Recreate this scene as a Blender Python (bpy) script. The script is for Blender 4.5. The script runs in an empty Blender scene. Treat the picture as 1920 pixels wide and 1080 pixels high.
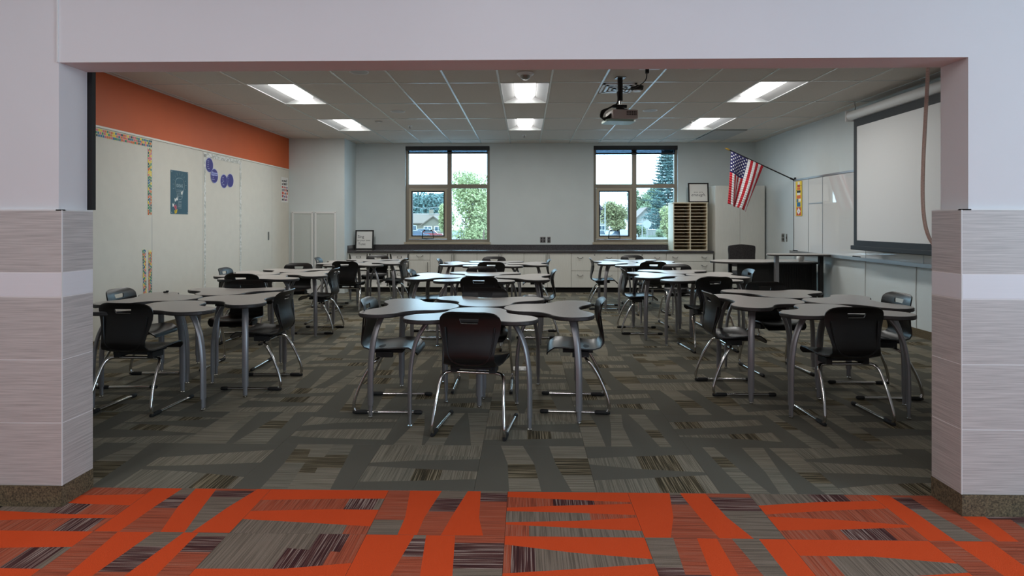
import bpy, math, random
from mathutils import Vector, Matrix
R = math.radians
rnd = random.Random(7)
scene = bpy.context.scene
C = scene.collection

# ------------------------------------------------------------------ camera
cam_d = bpy.data.cameras.new('camera'); cam = bpy.data.objects.new('camera', cam_d); C.objects.link(cam)
cam.location = (0, 0, 1.37); cam.rotation_euler = (R(90), 0, math.atan(25/1134))
cam_d.sensor_width = 36; cam_d.lens = 36*1134/1920; cam_d.shift_y = -121/1920
cam_d.clip_start = .05; cam_d.clip_end = 1000
scene.camera = cam
# ------------------------------------------------------------------ sky
w = bpy.data.worlds.new('overcast_sky'); scene.world = w; w.use_nodes = True
bg = w.node_tree.nodes['Background']; bg.inputs[0].default_value = (.54, .79, 1.0, 1); bg.inputs[1].default_value = 7.2
# ------------------------------------------------------------------ hall ceiling luminaires (behind and above the camera)
def area(name, loc, sx, sy, power, col):
    l = bpy.data.lights.new(name, 'AREA'); l.shape = 'RECTANGLE'; l.size = sx; l.size_y = sy; l.energy = power; l.color = col
    o = bpy.data.objects.new(name, l); C.objects.link(o); o.location = loc
    return o
for x, p in ((-2.6, 42), (0.0, 36), (2.6, 15)):
    area('hall_ceiling_light', (x, -.6, 3.35), .6, 1.2, p, (1, .985, .97))
    area('hall_ceiling_light', (x, 1.25, 3.35), .6, .6, p*.22, (1, .985, .97))
hw_ = area('hall_window_daylight', (5.9, -.6, 1.9), 2.6, 2.0, 180, (.60, .83, 1)); hw_.rotation_euler = (0, R(90), 0)
# ------------------------------------------------------------------ exposure
vs = scene.view_settings
vs.view_transform = 'Standard'; vs.look = 'None'; vs.gamma = 1; vs.exposure = 0.0; vs.use_curve_mapping = False

LENS_STRENGTH = 5.0     # visible glow of the diffusers
LAMP_WATTS = 20.0       # tube light of each ceiling fixture

# ================================================================== helpers
def lin(c): 
    c /= 255
    return c/12.92 if c <= .04045 else ((c+.055)/1.055)**2.4
def rgb(r, g, b): return (lin(r), lin(g), lin(b), 1)

def nodes(m):
    m.use_nodes = True
    nt = m.node_tree
    return nt, nt.nodes, nt.links, nt.nodes['Principled BSDF']
def mat(name, col, rough=.5, metal=0, noise=0, scale=40, bump=0, bscale=None, coat=0, emit=None, estr=0, stretch=None, spec=.5):
    m = bpy.data.materials.new(name); nt, n, l, p = nodes(m)
    p.inputs['Base Color'].default_value = col; p.inputs['Roughness'].default_value = rough; p.inputs['Metallic'].default_value = metal
    p.inputs['Coat Weight'].default_value = coat; p.inputs['Specular IOR Level'].default_value = spec
    m.diffuse_color = col
    if emit:
        p.inputs['Emission Color'].default_value = emit; p.inputs['Emission Strength'].default_value = estr
    if noise or bump:
        tc = n.new('ShaderNodeTexCoord'); mp = n.new('ShaderNodeMapping'); l.new(tc.outputs['Object'], mp.inputs[0])
        if stretch: mp.inputs['Scale'].default_value = stretch
        t = n.new('ShaderNodeTexNoise'); t.inputs['Scale'].default_value = scale; t.inputs['Detail'].default_value = 4
        l.new(mp.outputs[0], t.inputs['Vector'])
        if noise:
            r = n.new('ShaderNodeValToRGB')
            a = [max(0, c*(1-noise)) for c in col[:3]]+[1]; b = [min(1, c*(1+noise)) for c in col[:3]]+[1]
            r.color_ramp.elements[0].position = .3; r.color_ramp.elements[0].color = a
            r.color_ramp.elements[1].position = .7; r.color_ramp.elements[1].color = b
            l.new(t.outputs['Fac'], r.inputs[0]); l.new(r.outputs[0], p.inputs['Base Color'])
        if bump:
            t2 = t
            if bscale:
                t2 = n.new('ShaderNodeTexNoise'); t2.inputs['Scale'].default_value = bscale; l.new(mp.outputs[0], t2.inputs['Vector'])
            bp = n.new('ShaderNodeBump'); bp.inputs['Strength'].default_value = bump; bp.inputs['Distance'].default_value = .004
            l.new(t2.outputs['Fac'], bp.inputs['Height']); l.new(bp.outputs[0], p.inputs['Normal'])
    return m
def stripes(name, cols, scale, rough=.95, weave=0):
    """yarn stripes across the strip (vary along local x), random per tile"""
    m = bpy.data.materials.new(name); nt, n, l, p = nodes(m); p.inputs['Roughness'].default_value = rough
    p.inputs['Specular IOR Level'].default_value = .1
    tc = n.new('ShaderNodeTexCoord'); oi = n.new('ShaderNodeObjectInfo'); mp = n.new('ShaderNodeMapping')
    mp.inputs['Scale'].default_value = (scale, scale*.015, 0)
    l.new(tc.outputs['Object'], mp.inputs['Vector'])
    cx = n.new('ShaderNodeCombineXYZ'); ml = n.new('ShaderNodeMath'); ml.operation = 'MULTIPLY'; ml.inputs[1].default_value = 57.3
    l.new(oi.outputs['Random'], ml.inputs[0]); l.new(ml.outputs[0], cx.inputs[2]); l.new(ml.outputs[0], cx.inputs[0]); l.new(cx.outputs[0], mp.inputs['Location'])
    t = n.new('ShaderNodeTexNoise'); t.inputs['Scale'].default_value = 1; t.inputs['Detail'].default_value = 2
    l.new(mp.outputs[0], t.inputs['Vector'])
    r = n.new('ShaderNodeValToRGB'); e = r.color_ramp.elements
    while len(e) < len(cols): e.new(.5)
    for i, c in enumerate(cols):
        e[i].position = .36+.3*i/max(1, len(cols)-1); e[i].color = c
    l.new(t.outputs['Fac'], r.inputs[0])
    t3 = n.new('ShaderNodeTexNoise'); t3.inputs['Scale'].default_value = 260; l.new(tc.outputs['Object'], t3.inputs['Vector'])
    mx = n.new('ShaderNodeMix'); mx.data_type = 'RGBA'; mx.blend_type = 'MULTIPLY'; mx.inputs['Factor'].default_value = .55
    l.new(r.outputs[0], mx.inputs['A']); 
    r2 = n.new('ShaderNodeValToRGB'); r2.color_ramp.elements[0].position = .35; r2.color_ramp.elements[1].position = .6; r2.color_ramp.elements[0].color = (.35, .35, .35, 1)
    l.new(t3.outputs['Fac'], r2.inputs[0]); l.new(r2.outputs[0], mx.inputs['B']); l.new(mx.outputs['Result'], p.inputs['Base Color'])
    bp = n.new('ShaderNodeBump'); bp.inputs['Strength'].default_value = .5; bp.inputs['Distance'].default_value = .004
    l.new(t3.outputs['Fac'], bp.inputs['Height']); l.new(bp.outputs[0], p.inputs['Normal'])
    return m
def glass(name, tint=(.93, .97, .97, 1), refl=.06):
    m = bpy.data.materials.new(name); m.use_nodes = True; n = m.node_tree.nodes; l = m.node_tree.links
    n.remove(n['Principled BSDF'])
    t = n.new('ShaderNodeBsdfTransparent'); t.inputs[0].default_value = tint
    g = n.new('ShaderNodeBsdfGlossy'); g.inputs['Roughness'].default_value = .02
    mx = n.new('ShaderNodeMixShader'); mx.inputs[0].default_value = refl
    l.new(t.outputs[0], mx.inputs[1]); l.new(g.outputs[0], mx.inputs[2]); l.new(mx.outputs[0], n['Material Output'].inputs[0])
    return m

class MB:
    def __init__(s): s.v = []; s.f = []; s.mi = []; s.cur = 0
    def quad(s, *p):
        i = len(s.v); s.v += [tuple(q) for q in p]; s.f.append(tuple(range(i, i+len(p)))); s.mi.append(s.cur); return s
    def box(s, x0, x1, y0, y1, z0, z1, M=None):
        i = len(s.v)
        P = [(x0,y0,z0),(x1,y0,z0),(x1,y1,z0),(x0,y1,z0),(x0,y0,z1),(x1,y0,z1),(x1,y1,z1),(x0,y1,z1)]
        if M: P = [tuple(M @ Vector(q)) for q in P]
        s.v += P
        for f in ((3,2,1,0),(4,5,6,7),(0,1,5,4),(1,2,6,5),(2,3,7,6),(3,0,4,7)): s.f.append(tuple(i+k for k in f)); s.mi.append(s.cur)
        return s
    def prism(s, pts, z0, z1, top=True, bottom=True, M=None):
        n = len(pts); i = len(s.v)
        P = [(x,y,z0) for x,y in pts]+[(x,y,z1) for x,y in pts]
        if M: P = [tuple(M @ Vector(q)) for q in P]
        s.v += P
        for k in range(n):
            j = (k+1) % n; s.f.append((i+k,i+j,i+n+j,i+n+k)); s.mi.append(s.cur)
        if bottom: s.f.append(tuple(i+k for k in reversed(range(n)))); s.mi.append(s.cur)
        if top: s.f.append(tuple(i+n+k for k in range(n))); s.mi.append(s.cur)
        return s
    def cyl(s, c, r, z0, z1, n=16, r2=None, M=None):
        r2 = r if r2 is None else r2; i = len(s.v)
        P = [(c[0]+r*math.cos(2*math.pi*k/n), c[1]+r*math.sin(2*math.pi*k/n), z0) for k in range(n)]+[(c[0]+r2*math.cos(2*math.pi*k/n), c[1]+r2*math.sin(2*math.pi*k/n), z1) for k in range(n)]
        if M: P = [tuple(M @ Vector(q)) for q in P]
        s.v += P
        for k in range(n):
            j = (k+1) % n; s.f.append((i+k,i+j,i+n+j,i+n+k)); s.mi.append(s.cur)
        s.f.append(tuple(i+k for k in reversed(range(n)))); s.mi.append(s.cur)
        s.f.append(tuple(i+n+k for k in range(n))); s.mi.append(s.cur)
        return s
    def lathe(s, prof, n=16, M=None):
        i = len(s.v); m = len(prof)
        for k in range(n):
            a = 2*math.pi*k/n
            for r, z in prof:
                q = (r*math.cos(a), r*math.sin(a), z); s.v.append(tuple(M @ Vector(q)) if M else q)
        for k in range(n):
            j = (k+1) % n
            for t in range(m-1): s.f.append((i+k*m+t, i+j*m+t, i+j*m+t+1, i+k*m+t+1)); s.mi.append(s.cur)
        return s
    def tube(s, path, r, n=8, ry=None, up=None, cap=True):
        path = [Vector(p) for p in path]; i0 = len(s.v); m = len(path); ry = r if ry is None else ry
        rs = r if isinstance(r, (list, tuple)) else [r]*m
        rys = ry if isinstance(ry, (list, tuple)) else [ry]*m
        nrm = None
        for k, p in enumerate(path):
            t = (path[min(k+1, m-1)]-path[max(k-1, 0)]).normalized()
            if nrm is None:
                a = Vector(up) if up else (Vector((0,0,1)) if abs(t.z) < .9 else Vector((1,0,0)))
                nrm = (a-t*a.dot(t)).normalized()
            else: nrm = (nrm-t*nrm.dot(t)).normalized()
            b = t.cross(nrm)
            for q in range(n):
                a = 2*math.pi*q/n
                s.v.append(tuple(p+nrm*math.cos(a)*rs[k]+b*math.sin(a)*rys[k]))
        for k in range(m-1):
            for q in range(n):
                j = (q+1) % n
                s.f.append((i0+k*n+q, i0+k*n+j, i0+(k+1)*n+j, i0+(k+1)*n+q)); s.mi.append(s.cur)
        if cap:
            s.f.append(tuple(i0+q for q in reversed(range(n)))); s.mi.append(s.cur)
            s.f.append(tuple(i0+(m-1)*n+q for q in range(n))); s.mi.append(s.cur)
        return s
    def mesh(s, name, mats, smooth=False):
        me = bpy.data.meshes.new(name); me.from_pydata(s.v, [], s.f)
        mats = mats if isinstance(mats, (list, tuple)) else [mats]
        for m in mats: me.materials.append(m)
        me.polygons.foreach_set('material_index', s.mi)
        if smooth:
            me.polygons.foreach_set('use_smooth', [True]*len(me.polygons))
            try: me.set_sharp_from_angle(angle=R(smooth if smooth is not True else 40))
            except Exception: pass
        me.update(); return me
    def build(s, name, mats, parent=None, smooth=False):
        return link(name, s.mesh(name, mats, smooth), parent)
def link(name, me, parent=None):
    o = bpy.data.objects.new(name, me); C.objects.link(o)
    if parent: o.parent = parent
    return o
def empty(name, loc=(0,0,0), rz=0):
    o = bpy.data.objects.new(name, None); C.objects.link(o); o.location = loc; o.rotation_euler = (0,0,rz); o.empty_display_size = .1
    return o
def tag(o, label=None, cat=None, group=None, kind=None):
    if label: o['label'] = label
    if cat: o['category'] = cat
    if group: o['group'] = group
    if kind: o['kind'] = kind
    return o
def B(name, m, parent, *a, **k): return MB().box(*a).build(name, m, parent, **k)
def copy_tree(o, parent=None):
    c = o.copy(); C.objects.link(c); c.parent = parent
    for ch in list(o.children): copy_tree(ch, c)
    return c
def rbox(name, m, parent, x0, x1, y0, y1, z0, z1, b=.006):
    """box with bevelled edges"""
    import bmesh
    bm = bmesh.new(); bmesh.ops.create_cube(bm, size=1)
    for v in bm.verts: v.co = Vector(((x0+x1)/2+v.co.x*(x1-x0), (y0+y1)/2+v.co.y*(y1-y0), (z0+z1)/2+v.co.z*(z1-z0)))
    bmesh.ops.bevel(bm, geom=bm.edges[:], offset=b, segments=2, affect='EDGES', profile=.5)
    me = bpy.data.meshes.new(name); bm.to_mesh(me); bm.free(); me.materials.append(m)
    return link(name, me, parent)
def text(name, s, size, M, m, parent, align='CENTER', shear=0, ext=.0006, spacing=1.0):
    cu = bpy.data.curves.new(name, 'FONT'); cu.body = s; cu.size = size; cu.align_x = align; cu.align_y = 'CENTER'; cu.extrude = ext; cu.shear = shear; cu.resolution_u = 2; cu.space_character = spacing
    o = bpy.data.objects.new(name, cu); C.objects.link(o)
    dg = bpy.context.evaluated_depsgraph_get(); me = bpy.data.meshes.new_from_object(o.evaluated_get(dg))
    bpy.data.objects.remove(o); me.transform(M); me.materials.clear(); me.materials.append(m)
    return link(name, me, parent)
def catmull(pts, n=5, closed=True):
    out = []; N = len(pts)
    for i in range(N if closed else N-1):
        g = (lambda k: pts[k % N]) if closed else (lambda k: pts[min(max(k, 0), N-1)])
        p0, p1, p2, p3 = g(i-1), g(i), g(i+1), g(i+2)
        for k in range(n):
            t = k/n
            out.append(tuple(.5*((2*b)+(-a+c)*t+(2*a-5*b+4*c-d)*t*t+(-a+3*b-3*c+d)*t**3) for a, b, c, d in zip(p0, p1, p2, p3)))
    if not closed: out.append(tuple(pts[-1]))
    return out
# orientation matrices for flat things on walls: local x right, y up, z out of the wall
def face_front(x, y, z): return Matrix(((1,0,0,x),(0,0,-1,y),(0,1,0,z),(0,0,0,1)))          # faces -y
def face_right(x, y, z): return Matrix(((0,0,1,x),(1,0,0,y),(0,1,0,z),(0,0,0,1)))           # on the left wall, faces +x (right = +y)
def face_left(x, y, z): return Matrix(((0,0,-1,x),(-1,0,0,y),(0,1,0,z),(0,0,0,1)))          # on the right wall, faces -x (right = -y)

# ================================================================== materials
M = {}
M['paint'] = mat('wall_paint', rgb(212, 220, 221), .6, noise=.02, scale=3, bump=.05, bscale=300)
M['paint_front'] = mat('front_wall_paint', rgb(222, 221, 224), .6, noise=.015, scale=2, bump=.05, bscale=300)
M['orange_paint'] = mat('orange_paint', rgb(206, 96, 44), .6, noise=.03, scale=3)
M['panel'] = mat('tack_panel_cream', rgb(218, 214, 203), .75, noise=.02, scale=8, bump=.1, bscale=500)
M['panel_trim'] = mat('panel_trim', rgb(225, 222, 212), .5)
M['ceil'] = mat('ceiling_tile', rgb(206, 199, 190), .9, noise=.06, scale=180, bump=.25, bscale=260)
M['tbar'] = mat('ceiling_grid_metal', rgb(214, 219, 217), .25, spec=.6)
M['white_metal'] = mat('white_metal', rgb(225, 226, 226), .4)
M['base'] = mat('speckled_base', rgb(96, 84, 62), .8, noise=.7, scale=130, bump=.3)
def tile_mat(name, c, amp):
    m = bpy.data.materials.new(name); nt, n, l, p = nodes(m); p.inputs['Roughness'].default_value = .45
    tc = n.new('ShaderNodeTexCoord'); mp = n.new('ShaderNodeMapping'); mp.inputs['Scale'].default_value = (3, 3, 130); l.new(tc.outputs['Object'], mp.inputs[0])
    t = n.new('ShaderNodeTexNoise'); t.inputs['Scale'].default_value = 1.6; t.inputs['Detail'].default_value = 5; l.new(mp.outputs[0], t.inputs['Vector'])
    r = n.new('ShaderNodeValToRGB'); r.color_ramp.elements[0].position = .3; r.color_ramp.elements[1].position = .7
    r.color_ramp.elements[0].color = [x*(1-amp) for x in c[:3]]+[1]; r.color_ramp.elements[1].color = [min(1, x*(1+amp)) for x in c[:3]]+[1]
    l.new(t.outputs['Fac'], r.inputs[0]); l.new(r.outputs[0], p.inputs['Base Color'])
    return m
M['tile'] = tile_mat('linen_wall_tile', rgb(189, 183, 180), .2)
M['tile_band'] = tile_mat('white_band_tile', rgb(226, 225, 229), .01)
M['grout'] = mat('white_grout', rgb(228, 226, 226), .8)
M['black'] = mat('black_plastic', rgb(16, 15, 16), .36, bump=.06, scale=500)
M['black_matte'] = mat('black_matte', rgb(22, 22, 23), .7)
M['chrome'] = mat('chrome', rgb(205, 203, 200), .14, 1)
M['leg'] = mat('silver_painted_leg', rgb(142, 141, 144), .38, .55)
M['laminate'] = mat('grey_laminate', rgb(184, 178, 173), .3, noise=.04, scale=14, stretch=(1, 10, 1))
M['edge'] = mat('dark_edge_band', rgb(52, 50, 50), .45)
M['wood_white'] = mat('white_wood_laminate', rgb(217, 217, 210), .45, noise=.04, scale=10, stretch=(12, 12, .6))
M['seam'] = mat('cabinet_carcass', rgb(150, 146, 136), .6)
M['counter'] = mat('speckled_countertop', rgb(72, 70, 72), .25, noise=.75, scale=170)
M['bronze'] = mat('bronze_window_frame', rgb(140, 132, 119), .4, .3)
M['bronze_dark'] = mat('dark_gasket', rgb(38, 38, 40), .5)
M['shade'] = mat('dark_shade', rgb(44, 46, 48), .55)
M['shade_cloth'] = glass('grey_mesh_shade', (.16, .2, .24, 1), .02)
M['sill'] = mat('window_sill', rgb(176, 166, 146), .45)
M['glass'] = glass('window_glass')
M['steel'] = mat('brushed_steel', rgb(150, 148, 145), .35, 1)
M['white_board'] = mat('whiteboard', rgb(222, 224, 224), .03, coat=1)
M['alu'] = mat('aluminium_trim', rgb(170, 172, 174), .35, .8)
M['screen'] = mat('screen_fabric', rgb(222, 222, 222), .8)
M['screen_black'] = mat('screen_black', rgb(28, 29, 32), .6)
M['slot_wood'] = mat('slot_wood', rgb(214, 188, 144), .6, noise=.12, scale=12, stretch=(1, 1, 8))
M['maple'] = mat('pale_maple', rgb(222, 214, 190), .5, noise=.05, scale=10)
M['paper'] = mat('paper', rgb(232, 231, 228), .7)
M['ink'] = mat('ink', rgb(45, 45, 48), .7)
M['red'] = mat('flag_red', rgb(178, 26, 42), .75)
M['white_cloth'] = mat('flag_white', rgb(228, 228, 232), .75)
M['navy'] = mat('flag_navy', rgb(36, 36, 92), .75)
M['gold'] = mat('gold', rgb(200, 165, 80), .35, .8)
M['speckle_fabric'] = mat('speckled_fabric', rgb(50, 47, 48), .9, noise=.9, scale=95)
M['frost'] = mat('frosted_panel', rgb(200, 206, 204), .35, noise=.05, scale=60, stretch=(1, 1, 9))
M['rope'] = mat('beige_rope', rgb(200, 178, 166), .8, noise=.2, scale=90, bump=.6, stretch=(1, 1, 6))
M['lens'] = mat('lit_diffuser', rgb(240, 240, 240), .6, emit=(1, .99, .97, 1), estr=LENS_STRENGTH)
M['basket'] = mat('white_reflector', rgb(205, 205, 205), .5)
M['vent'] = mat('grille_grey', rgb(182, 182, 180), .6)
M['proj'] = mat('projector_case', rgb(196, 186, 182), .4)
M['proj_base'] = mat('projector_base', rgb(168, 196, 184), .35)
for k, c in dict(teal=(50, 88, 104), purple=(58, 52, 130), dusty=(150, 150, 190), yellow=(238, 206, 60), orange=(222, 110, 60), red2=(196, 62, 52), blue=(40, 110, 160), black2=(30, 30, 34), pink=(220, 110, 130), green=(60, 140, 110), white=(235, 235, 232), cream=(226, 222, 170), chalk=(170, 190, 196), lav=(160, 168, 220), pale=(214, 216, 208), palegrey=(186, 188, 182)).items():
    M['c_'+k] = mat('print_'+k, rgb(*c), .6)

# carpets
O1 = rgb(220, 82, 40)
GREY = rgb(138, 124, 110)
hall_mats = [mat('carpet_orange', O1, .95, noise=.22, scale=240, bump=.7, spec=.1),
             stripes('carpet_grey_weave', [rgb(112, 100, 88), rgb(136, 122, 108), rgb(150, 134, 120)], 110),
             stripes('carpet_orange_stripe', [rgb(146, 76, 56), rgb(190, 94, 66), rgb(180, 112, 90)], 120),
             stripes('carpet_maroon_stripe', [rgb(66, 40, 42), rgb(98, 62, 58), rgb(176, 156, 146)], 130)]
class_mats = [mat('carpet_dark', rgb(101, 99, 90), .95, noise=.2, scale=240, bump=.6, spec=.1),
              stripes('carpet_mid_weave', [rgb(113, 110, 98), rgb(136, 131, 117), rgb(152, 147, 131)], 110),
              stripes('carpet_light_weave', [rgb(121, 115, 101), rgb(143, 137, 121), rgb(162, 154, 137)], 120),
              stripes('carpet_brown_stripe', [rgb(60, 57, 45), rgb(96, 87, 68), rgb(168, 156, 130)], 130)]

# ================================================================== floors
def carpet_variants(mats, n, seed, hall):
    r = random.Random(seed); out = []
    for v in range(n):
        mb = MB(); S = .5
        ns = r.choice((4, 5, 5, 6)); ys = [[-S]*3]
        base = [-S+i*2*S/ns for i in range(1, ns)]
        for b in base:
            j = .47*2*S/ns; sg = r.choice((-1, 1)); a, c = b+sg*r.uniform(.15, 1)*j, b-sg*r.uniform(.15, 1)*j
            ys.append([a, (a+c)/2+r.uniform(-.35, .35)*j, c])
        ys.append([S]*3); xs = [-S, r.uniform(-.15, .15), S]
        last = -1
        def Y(row, x):
            y = ys[row]
            return y[0]+(y[1]-y[0])*(x-xs[0])/(xs[1]-xs[0]) if x < xs[1] else y[1]+(y[2]-y[1])*(x-xs[1])/(xs[2]-xs[1])
        solid = r.random() < .5
        for i in range(ns):
            solid = (not solid) and r.random() < .85
            segs = [(-S, S, 0)] if solid else None
            if not segs:
                p = r.random(); c0 = r.uniform(-.33, .33)
                m1, m2 = r.choice(((1, 2), (2, 1), (2, 1), (2, 2), (1, 2))) 
                segs = [(-S, c0, m1), (c0, S, m2)]
                if m1 != 3 and m2 != 3 and p < .62:
                    c1 = c0+.2+.18*r.random(); segs = [(-S, c0, m1), (c0, min(c1, .45), 3), (min(c1, .45), S, m2)]
            for a, b, mi in segs:
                mb.cur = mi; cuts = [a]+([xs[1]] if a < xs[1] < b else [])+[b]
                for p0, p1 in zip(cuts, cuts[1:]):
                    mb.quad((p0, Y(i, p0), 0), (p1, Y(i, p1), 0), (p1, Y(i+1, p1), 0), (p0, Y(i+1, p0), 0))
        mb.cur = 1; z = -.008
        for p, q in (((-S,-S),(S,-S)), ((S,-S),(S,S)), ((S,S),(-S,S)), ((-S,S),(-S,-S))): mb.quad((*p, z), (*q, z), (*q, 0), (*p, 0))
        out.append(mb.mesh('carpet_tile', mats))
    return out
def lay(parent, variants, xs, ys, off, seed):
    r = random.Random(seed)
    for j in range(len(ys)-1):
        for i in range(len(xs)-1):
            o = link('carpet_tile', r.choice(variants), parent)
            w_, h_ = xs[i+1]-xs[i]-.0015, ys[j+1]-ys[j]-.0015
            o.location = ((xs[i]+xs[i+1])/2, (ys[j]+ys[j+1])/2, 0)
            turn = (i+j+off) % 2; k = r.choice((0, 2))
            o.rotation_euler = (0, 0, R(90*(turn+k))); o.scale = (h_, w_, 1) if turn else (w_, h_, 1)
XL, XR, YB, YF0, YF1, ZC = -4.65, 4.75, 12.6, 2.88, 3.09, 3.04
floor = MB().box(XL-.2, XR+.2, YF1, YB+.2, -.15, -.008).build('floor', M['black_matte']); tag(floor, 'classroom floor of grey-brown patterned carpet tiles', kind='structure')
lay(floor, carpet_variants(class_mats, 14, 3, False), [XL+9.4*i/15 for i in range(16)], [YF1+.002+(YB-YF1-.004)*j/15 for j in range(16)], 0, 5)
hfloor = MB().box(-6, 6, -4, YF1, -.15, -.008).build('floor', M['black_matte']); hfloor.name = 'floor_hall'
tag(hfloor, 'hallway floor of orange and grey patterned carpet tiles', kind='structure')
hx = [-.09+.61*i for i in range(-7, 8)]
hy = [2.65-.61*j for j in range(5, -1, -1)]
hv = carpet_variants(hall_mats, 14, 21, True)
lay(hfloor, hv, hx, hy, 1, 8)
for i in range(len(hx)-1):     # the cut row that runs through the opening
    if hx[i+1] > 2.6 or hx[i] < -2.8: continue
    o = link('carpet_tile', hv[(i*3) % len(hv)], hfloor); o.location = ((hx[i]+hx[i+1])/2, (2.65+YF1)/2, 0)
    turn = (i+5+1+1) % 2; o.rotation_euler = (0, 0, R(90*turn)); o.scale = (YF1-2.65-.001, .6085, 1) if turn else (.6085, YF1-2.65-.001, 1)

# ================================================================== front wall with wide opening
JL, JR, HZ = -2.274, 2.089, 2.155
fw = MB().box(-6, JL, YF0+.02, YF1, 0, 3.6).box(JR, 6, YF0+.02, YF1, 0, 3.6).box(JL, JR, YF0+.02, YF1, HZ, 3.6).build('wall_front', M['paint_front']); tag(fw, 'white front wall framing the wide classroom opening', kind='structure')
B('trim_1', M['white_metal'], None, JL-.006, JL, YF0+.012, YF0+.022, HZ, 3.6); tag(bpy.data.objects['trim_1'], 'thin vertical joint bead above the left pier', kind='structure')
rows = [(.1, .402, 0), (.405, .707, 0), (.71, 1.012, 0), (1.016, 1.13, 1), (1.134, 1.432, 0)]
def pier(side):
    s = -1 if side == 'left' else 1
    xj = -2.243 if s < 0 else 2.044          # finished jamb face
    xo = JL if s < 0 else JR
    g = MB()
    for (a, b) in ((min(xj+s*.0008, 6*s), max(xj+s*.0008, 6*s)),): g.box(a, b, YF0+.0008, YF0+.021, .1, 1.434)
    a, b = sorted((xj+s*.0008, xo)); g.box(a, b, YF0+.021, YF1-.001, .1, 1.434)
    g.build('grout_bed', M['grout'], fw)
    for z0, z1, band in rows:
        m = M['tile_band'] if band else M['tile']
        x = xj; k = 0
        while abs(x) < 5.4:
            x2 = x+s*.607; a, b = sorted((x, x2)); 
            if k == 0: a, b = sorted((x+s*.004, x2))
            rbox('wall_tile', m, fw, a, b-.003 if s > 0 else b, YF0, YF0+.012, z0, z1, .0015); x = x2; k += 1
        a, b = sorted((xj, xj+s*.012))
        rbox('wall_tile', m, fw, a, b, YF0+.004, YF1, z0, z1, .0015)
    a, b = sorted((xj-s*.001, xj+s*.003)); B('corner_bead', M['white_metal'], fw, a, b, YF0-.001, YF0+.004, .1, 1.434)
    a, b = sorted((xj, 6*s)); B('tile_cap', M['white_metal'], fw, a, b, YF0, YF0+.022, 1.432, 1.438)
    a, b = sorted((xj, xo)); B('tile_cap', M['white_metal'], fw, a, b, YF0, YF1, 1.432, 1.438)
    e_ = xj-s*.002; L_ = [(e_, YF0-.006), (6*s, YF0-.006), (6*s, YF0+.02), (xo, YF0+.02), (xo, YF1), (e_, YF1)]
    bb = MB().prism(L_ if s > 0 else L_[::-1], 0, .1)
    o = bb.build('baseboard_'+side, M['base']); tag(o, 'brown speckled base under the %s tiled pier' % side, kind='structure')
pier('left'); pier('right')
rail = B('trim_2', M['black_matte'], None, -2.33, -2.25, YF1+.002, YF1+.03, 1.44, 2.5); tag(rail, 'dark vertical guide rail behind the left pier', kind='structure')
# hall shell (out of view)
tag(MB().box(-6, 6, -4, YF0, 3.6, 3.7).build('ceiling_hall', M['paint_front']), 'hallway ceiling', kind='structure')
tag(MB().box(-6.1, -6, -4, YF0, 0, 3.6).build('wall_hall_left', M['paint_front']), 'hallway wall at the left', kind='structure')
tag(MB().box(6, 6.1, -4, YF0, 0, 3.6).build('wall_hall_right', M['paint_front']), 'hallway wall at the right', kind='structure')
tag(MB().box(-6, 6, -4.1, -4, 0, 3.6).build('wall_hall_rear', M['paint_front']), 'hallway wall behind the viewer', kind='structure')

# ================================================================== classroom walls
WIN = [(-2.51, -.745), (1.418, 3.159)]; WZ0, WZ1 = .935, 2.985
wb = MB(); xs = [-3.55]+[c for wn in WIN for c in wn]+[XR+.2]
for i in range(0, len(xs), 2): wb.box(xs[i], xs[i+1], YB, YB+.25, 0, 3.3)
for a, b in WIN: wb.box(a, b, YB, YB+.25, 0, WZ0).box(a, b, YB, YB+.25, WZ1, 3.3)
tag(wb.build('wall_back', M['paint']), 'grey-white back wall with two windows', kind='structure')
tag(MB().box(XL-.2, -3.55, 11.8, YB+.25, 0, 3.3).build('wall_alcove', M['paint']), 'projecting wall block in the far left corner', kind='structure')
wl = MB().box(XL-.2, XL-.02, YF1, 11.8, 0, 3.3).build('wall_left', M['panel_trim']); tag(wl, 'left wall of cream panels below an orange band', kind='structure')
B('orange_band', M['orange_paint'], wl, XL-.02, XL, YF1, 11.8, 2.44, 3.3)
py = [YF1, 4.6, 6.1, 7.434, 8.618, 9.796, 11.004, 11.8]
for a, b in zip(py, py[1:]): rbox('wall_panel', M['panel'], wl, XL-.02, XL, a+.003, b-.003, .1, 2.412, .002)
B('top_rail', M['panel_trim'], wl, XL-.02, XL+.006, YF1, 11.8, 2.415, 2.438)
for a in py[1:-1]: B('panel_joint', M['alu'], wl, XL-.018, XL-.002, a-.003, a+.003, .1, 2.412)
rbox('flush_pull', M['steel'], wl, XL-.003, XL+.004, 10.82, 10.88, 1.07, 1.22, .002)
tag(B('baseboard_left_wall', M['base'], None, XL, XL+.012, YF1, 11.8, 0, .098), 'brown speckled base along the left wall', kind='structure')
wr = MB().box(XR, XR+.2, YF1, YB, 0, 3.3).build('wall_right', M['paint']); tag(wr, 'grey-white right wall behind the whiteboards', kind='structure')
tag(B('baseboard_right_wall', M['base'], None, XR-.012, XR, YF1, 11.95, 0, .098), 'brown speckled base along the right wall', kind='structure')
tag(MB().box(-6, XL-.2, YF1, YF1+.1, 0, 3.3).box(XR+.2, 6, YF1, YF1+.1, 0, 3.3).build('wall_return', M['paint']), 'wall returns behind the front piers', kind='structure')

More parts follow.
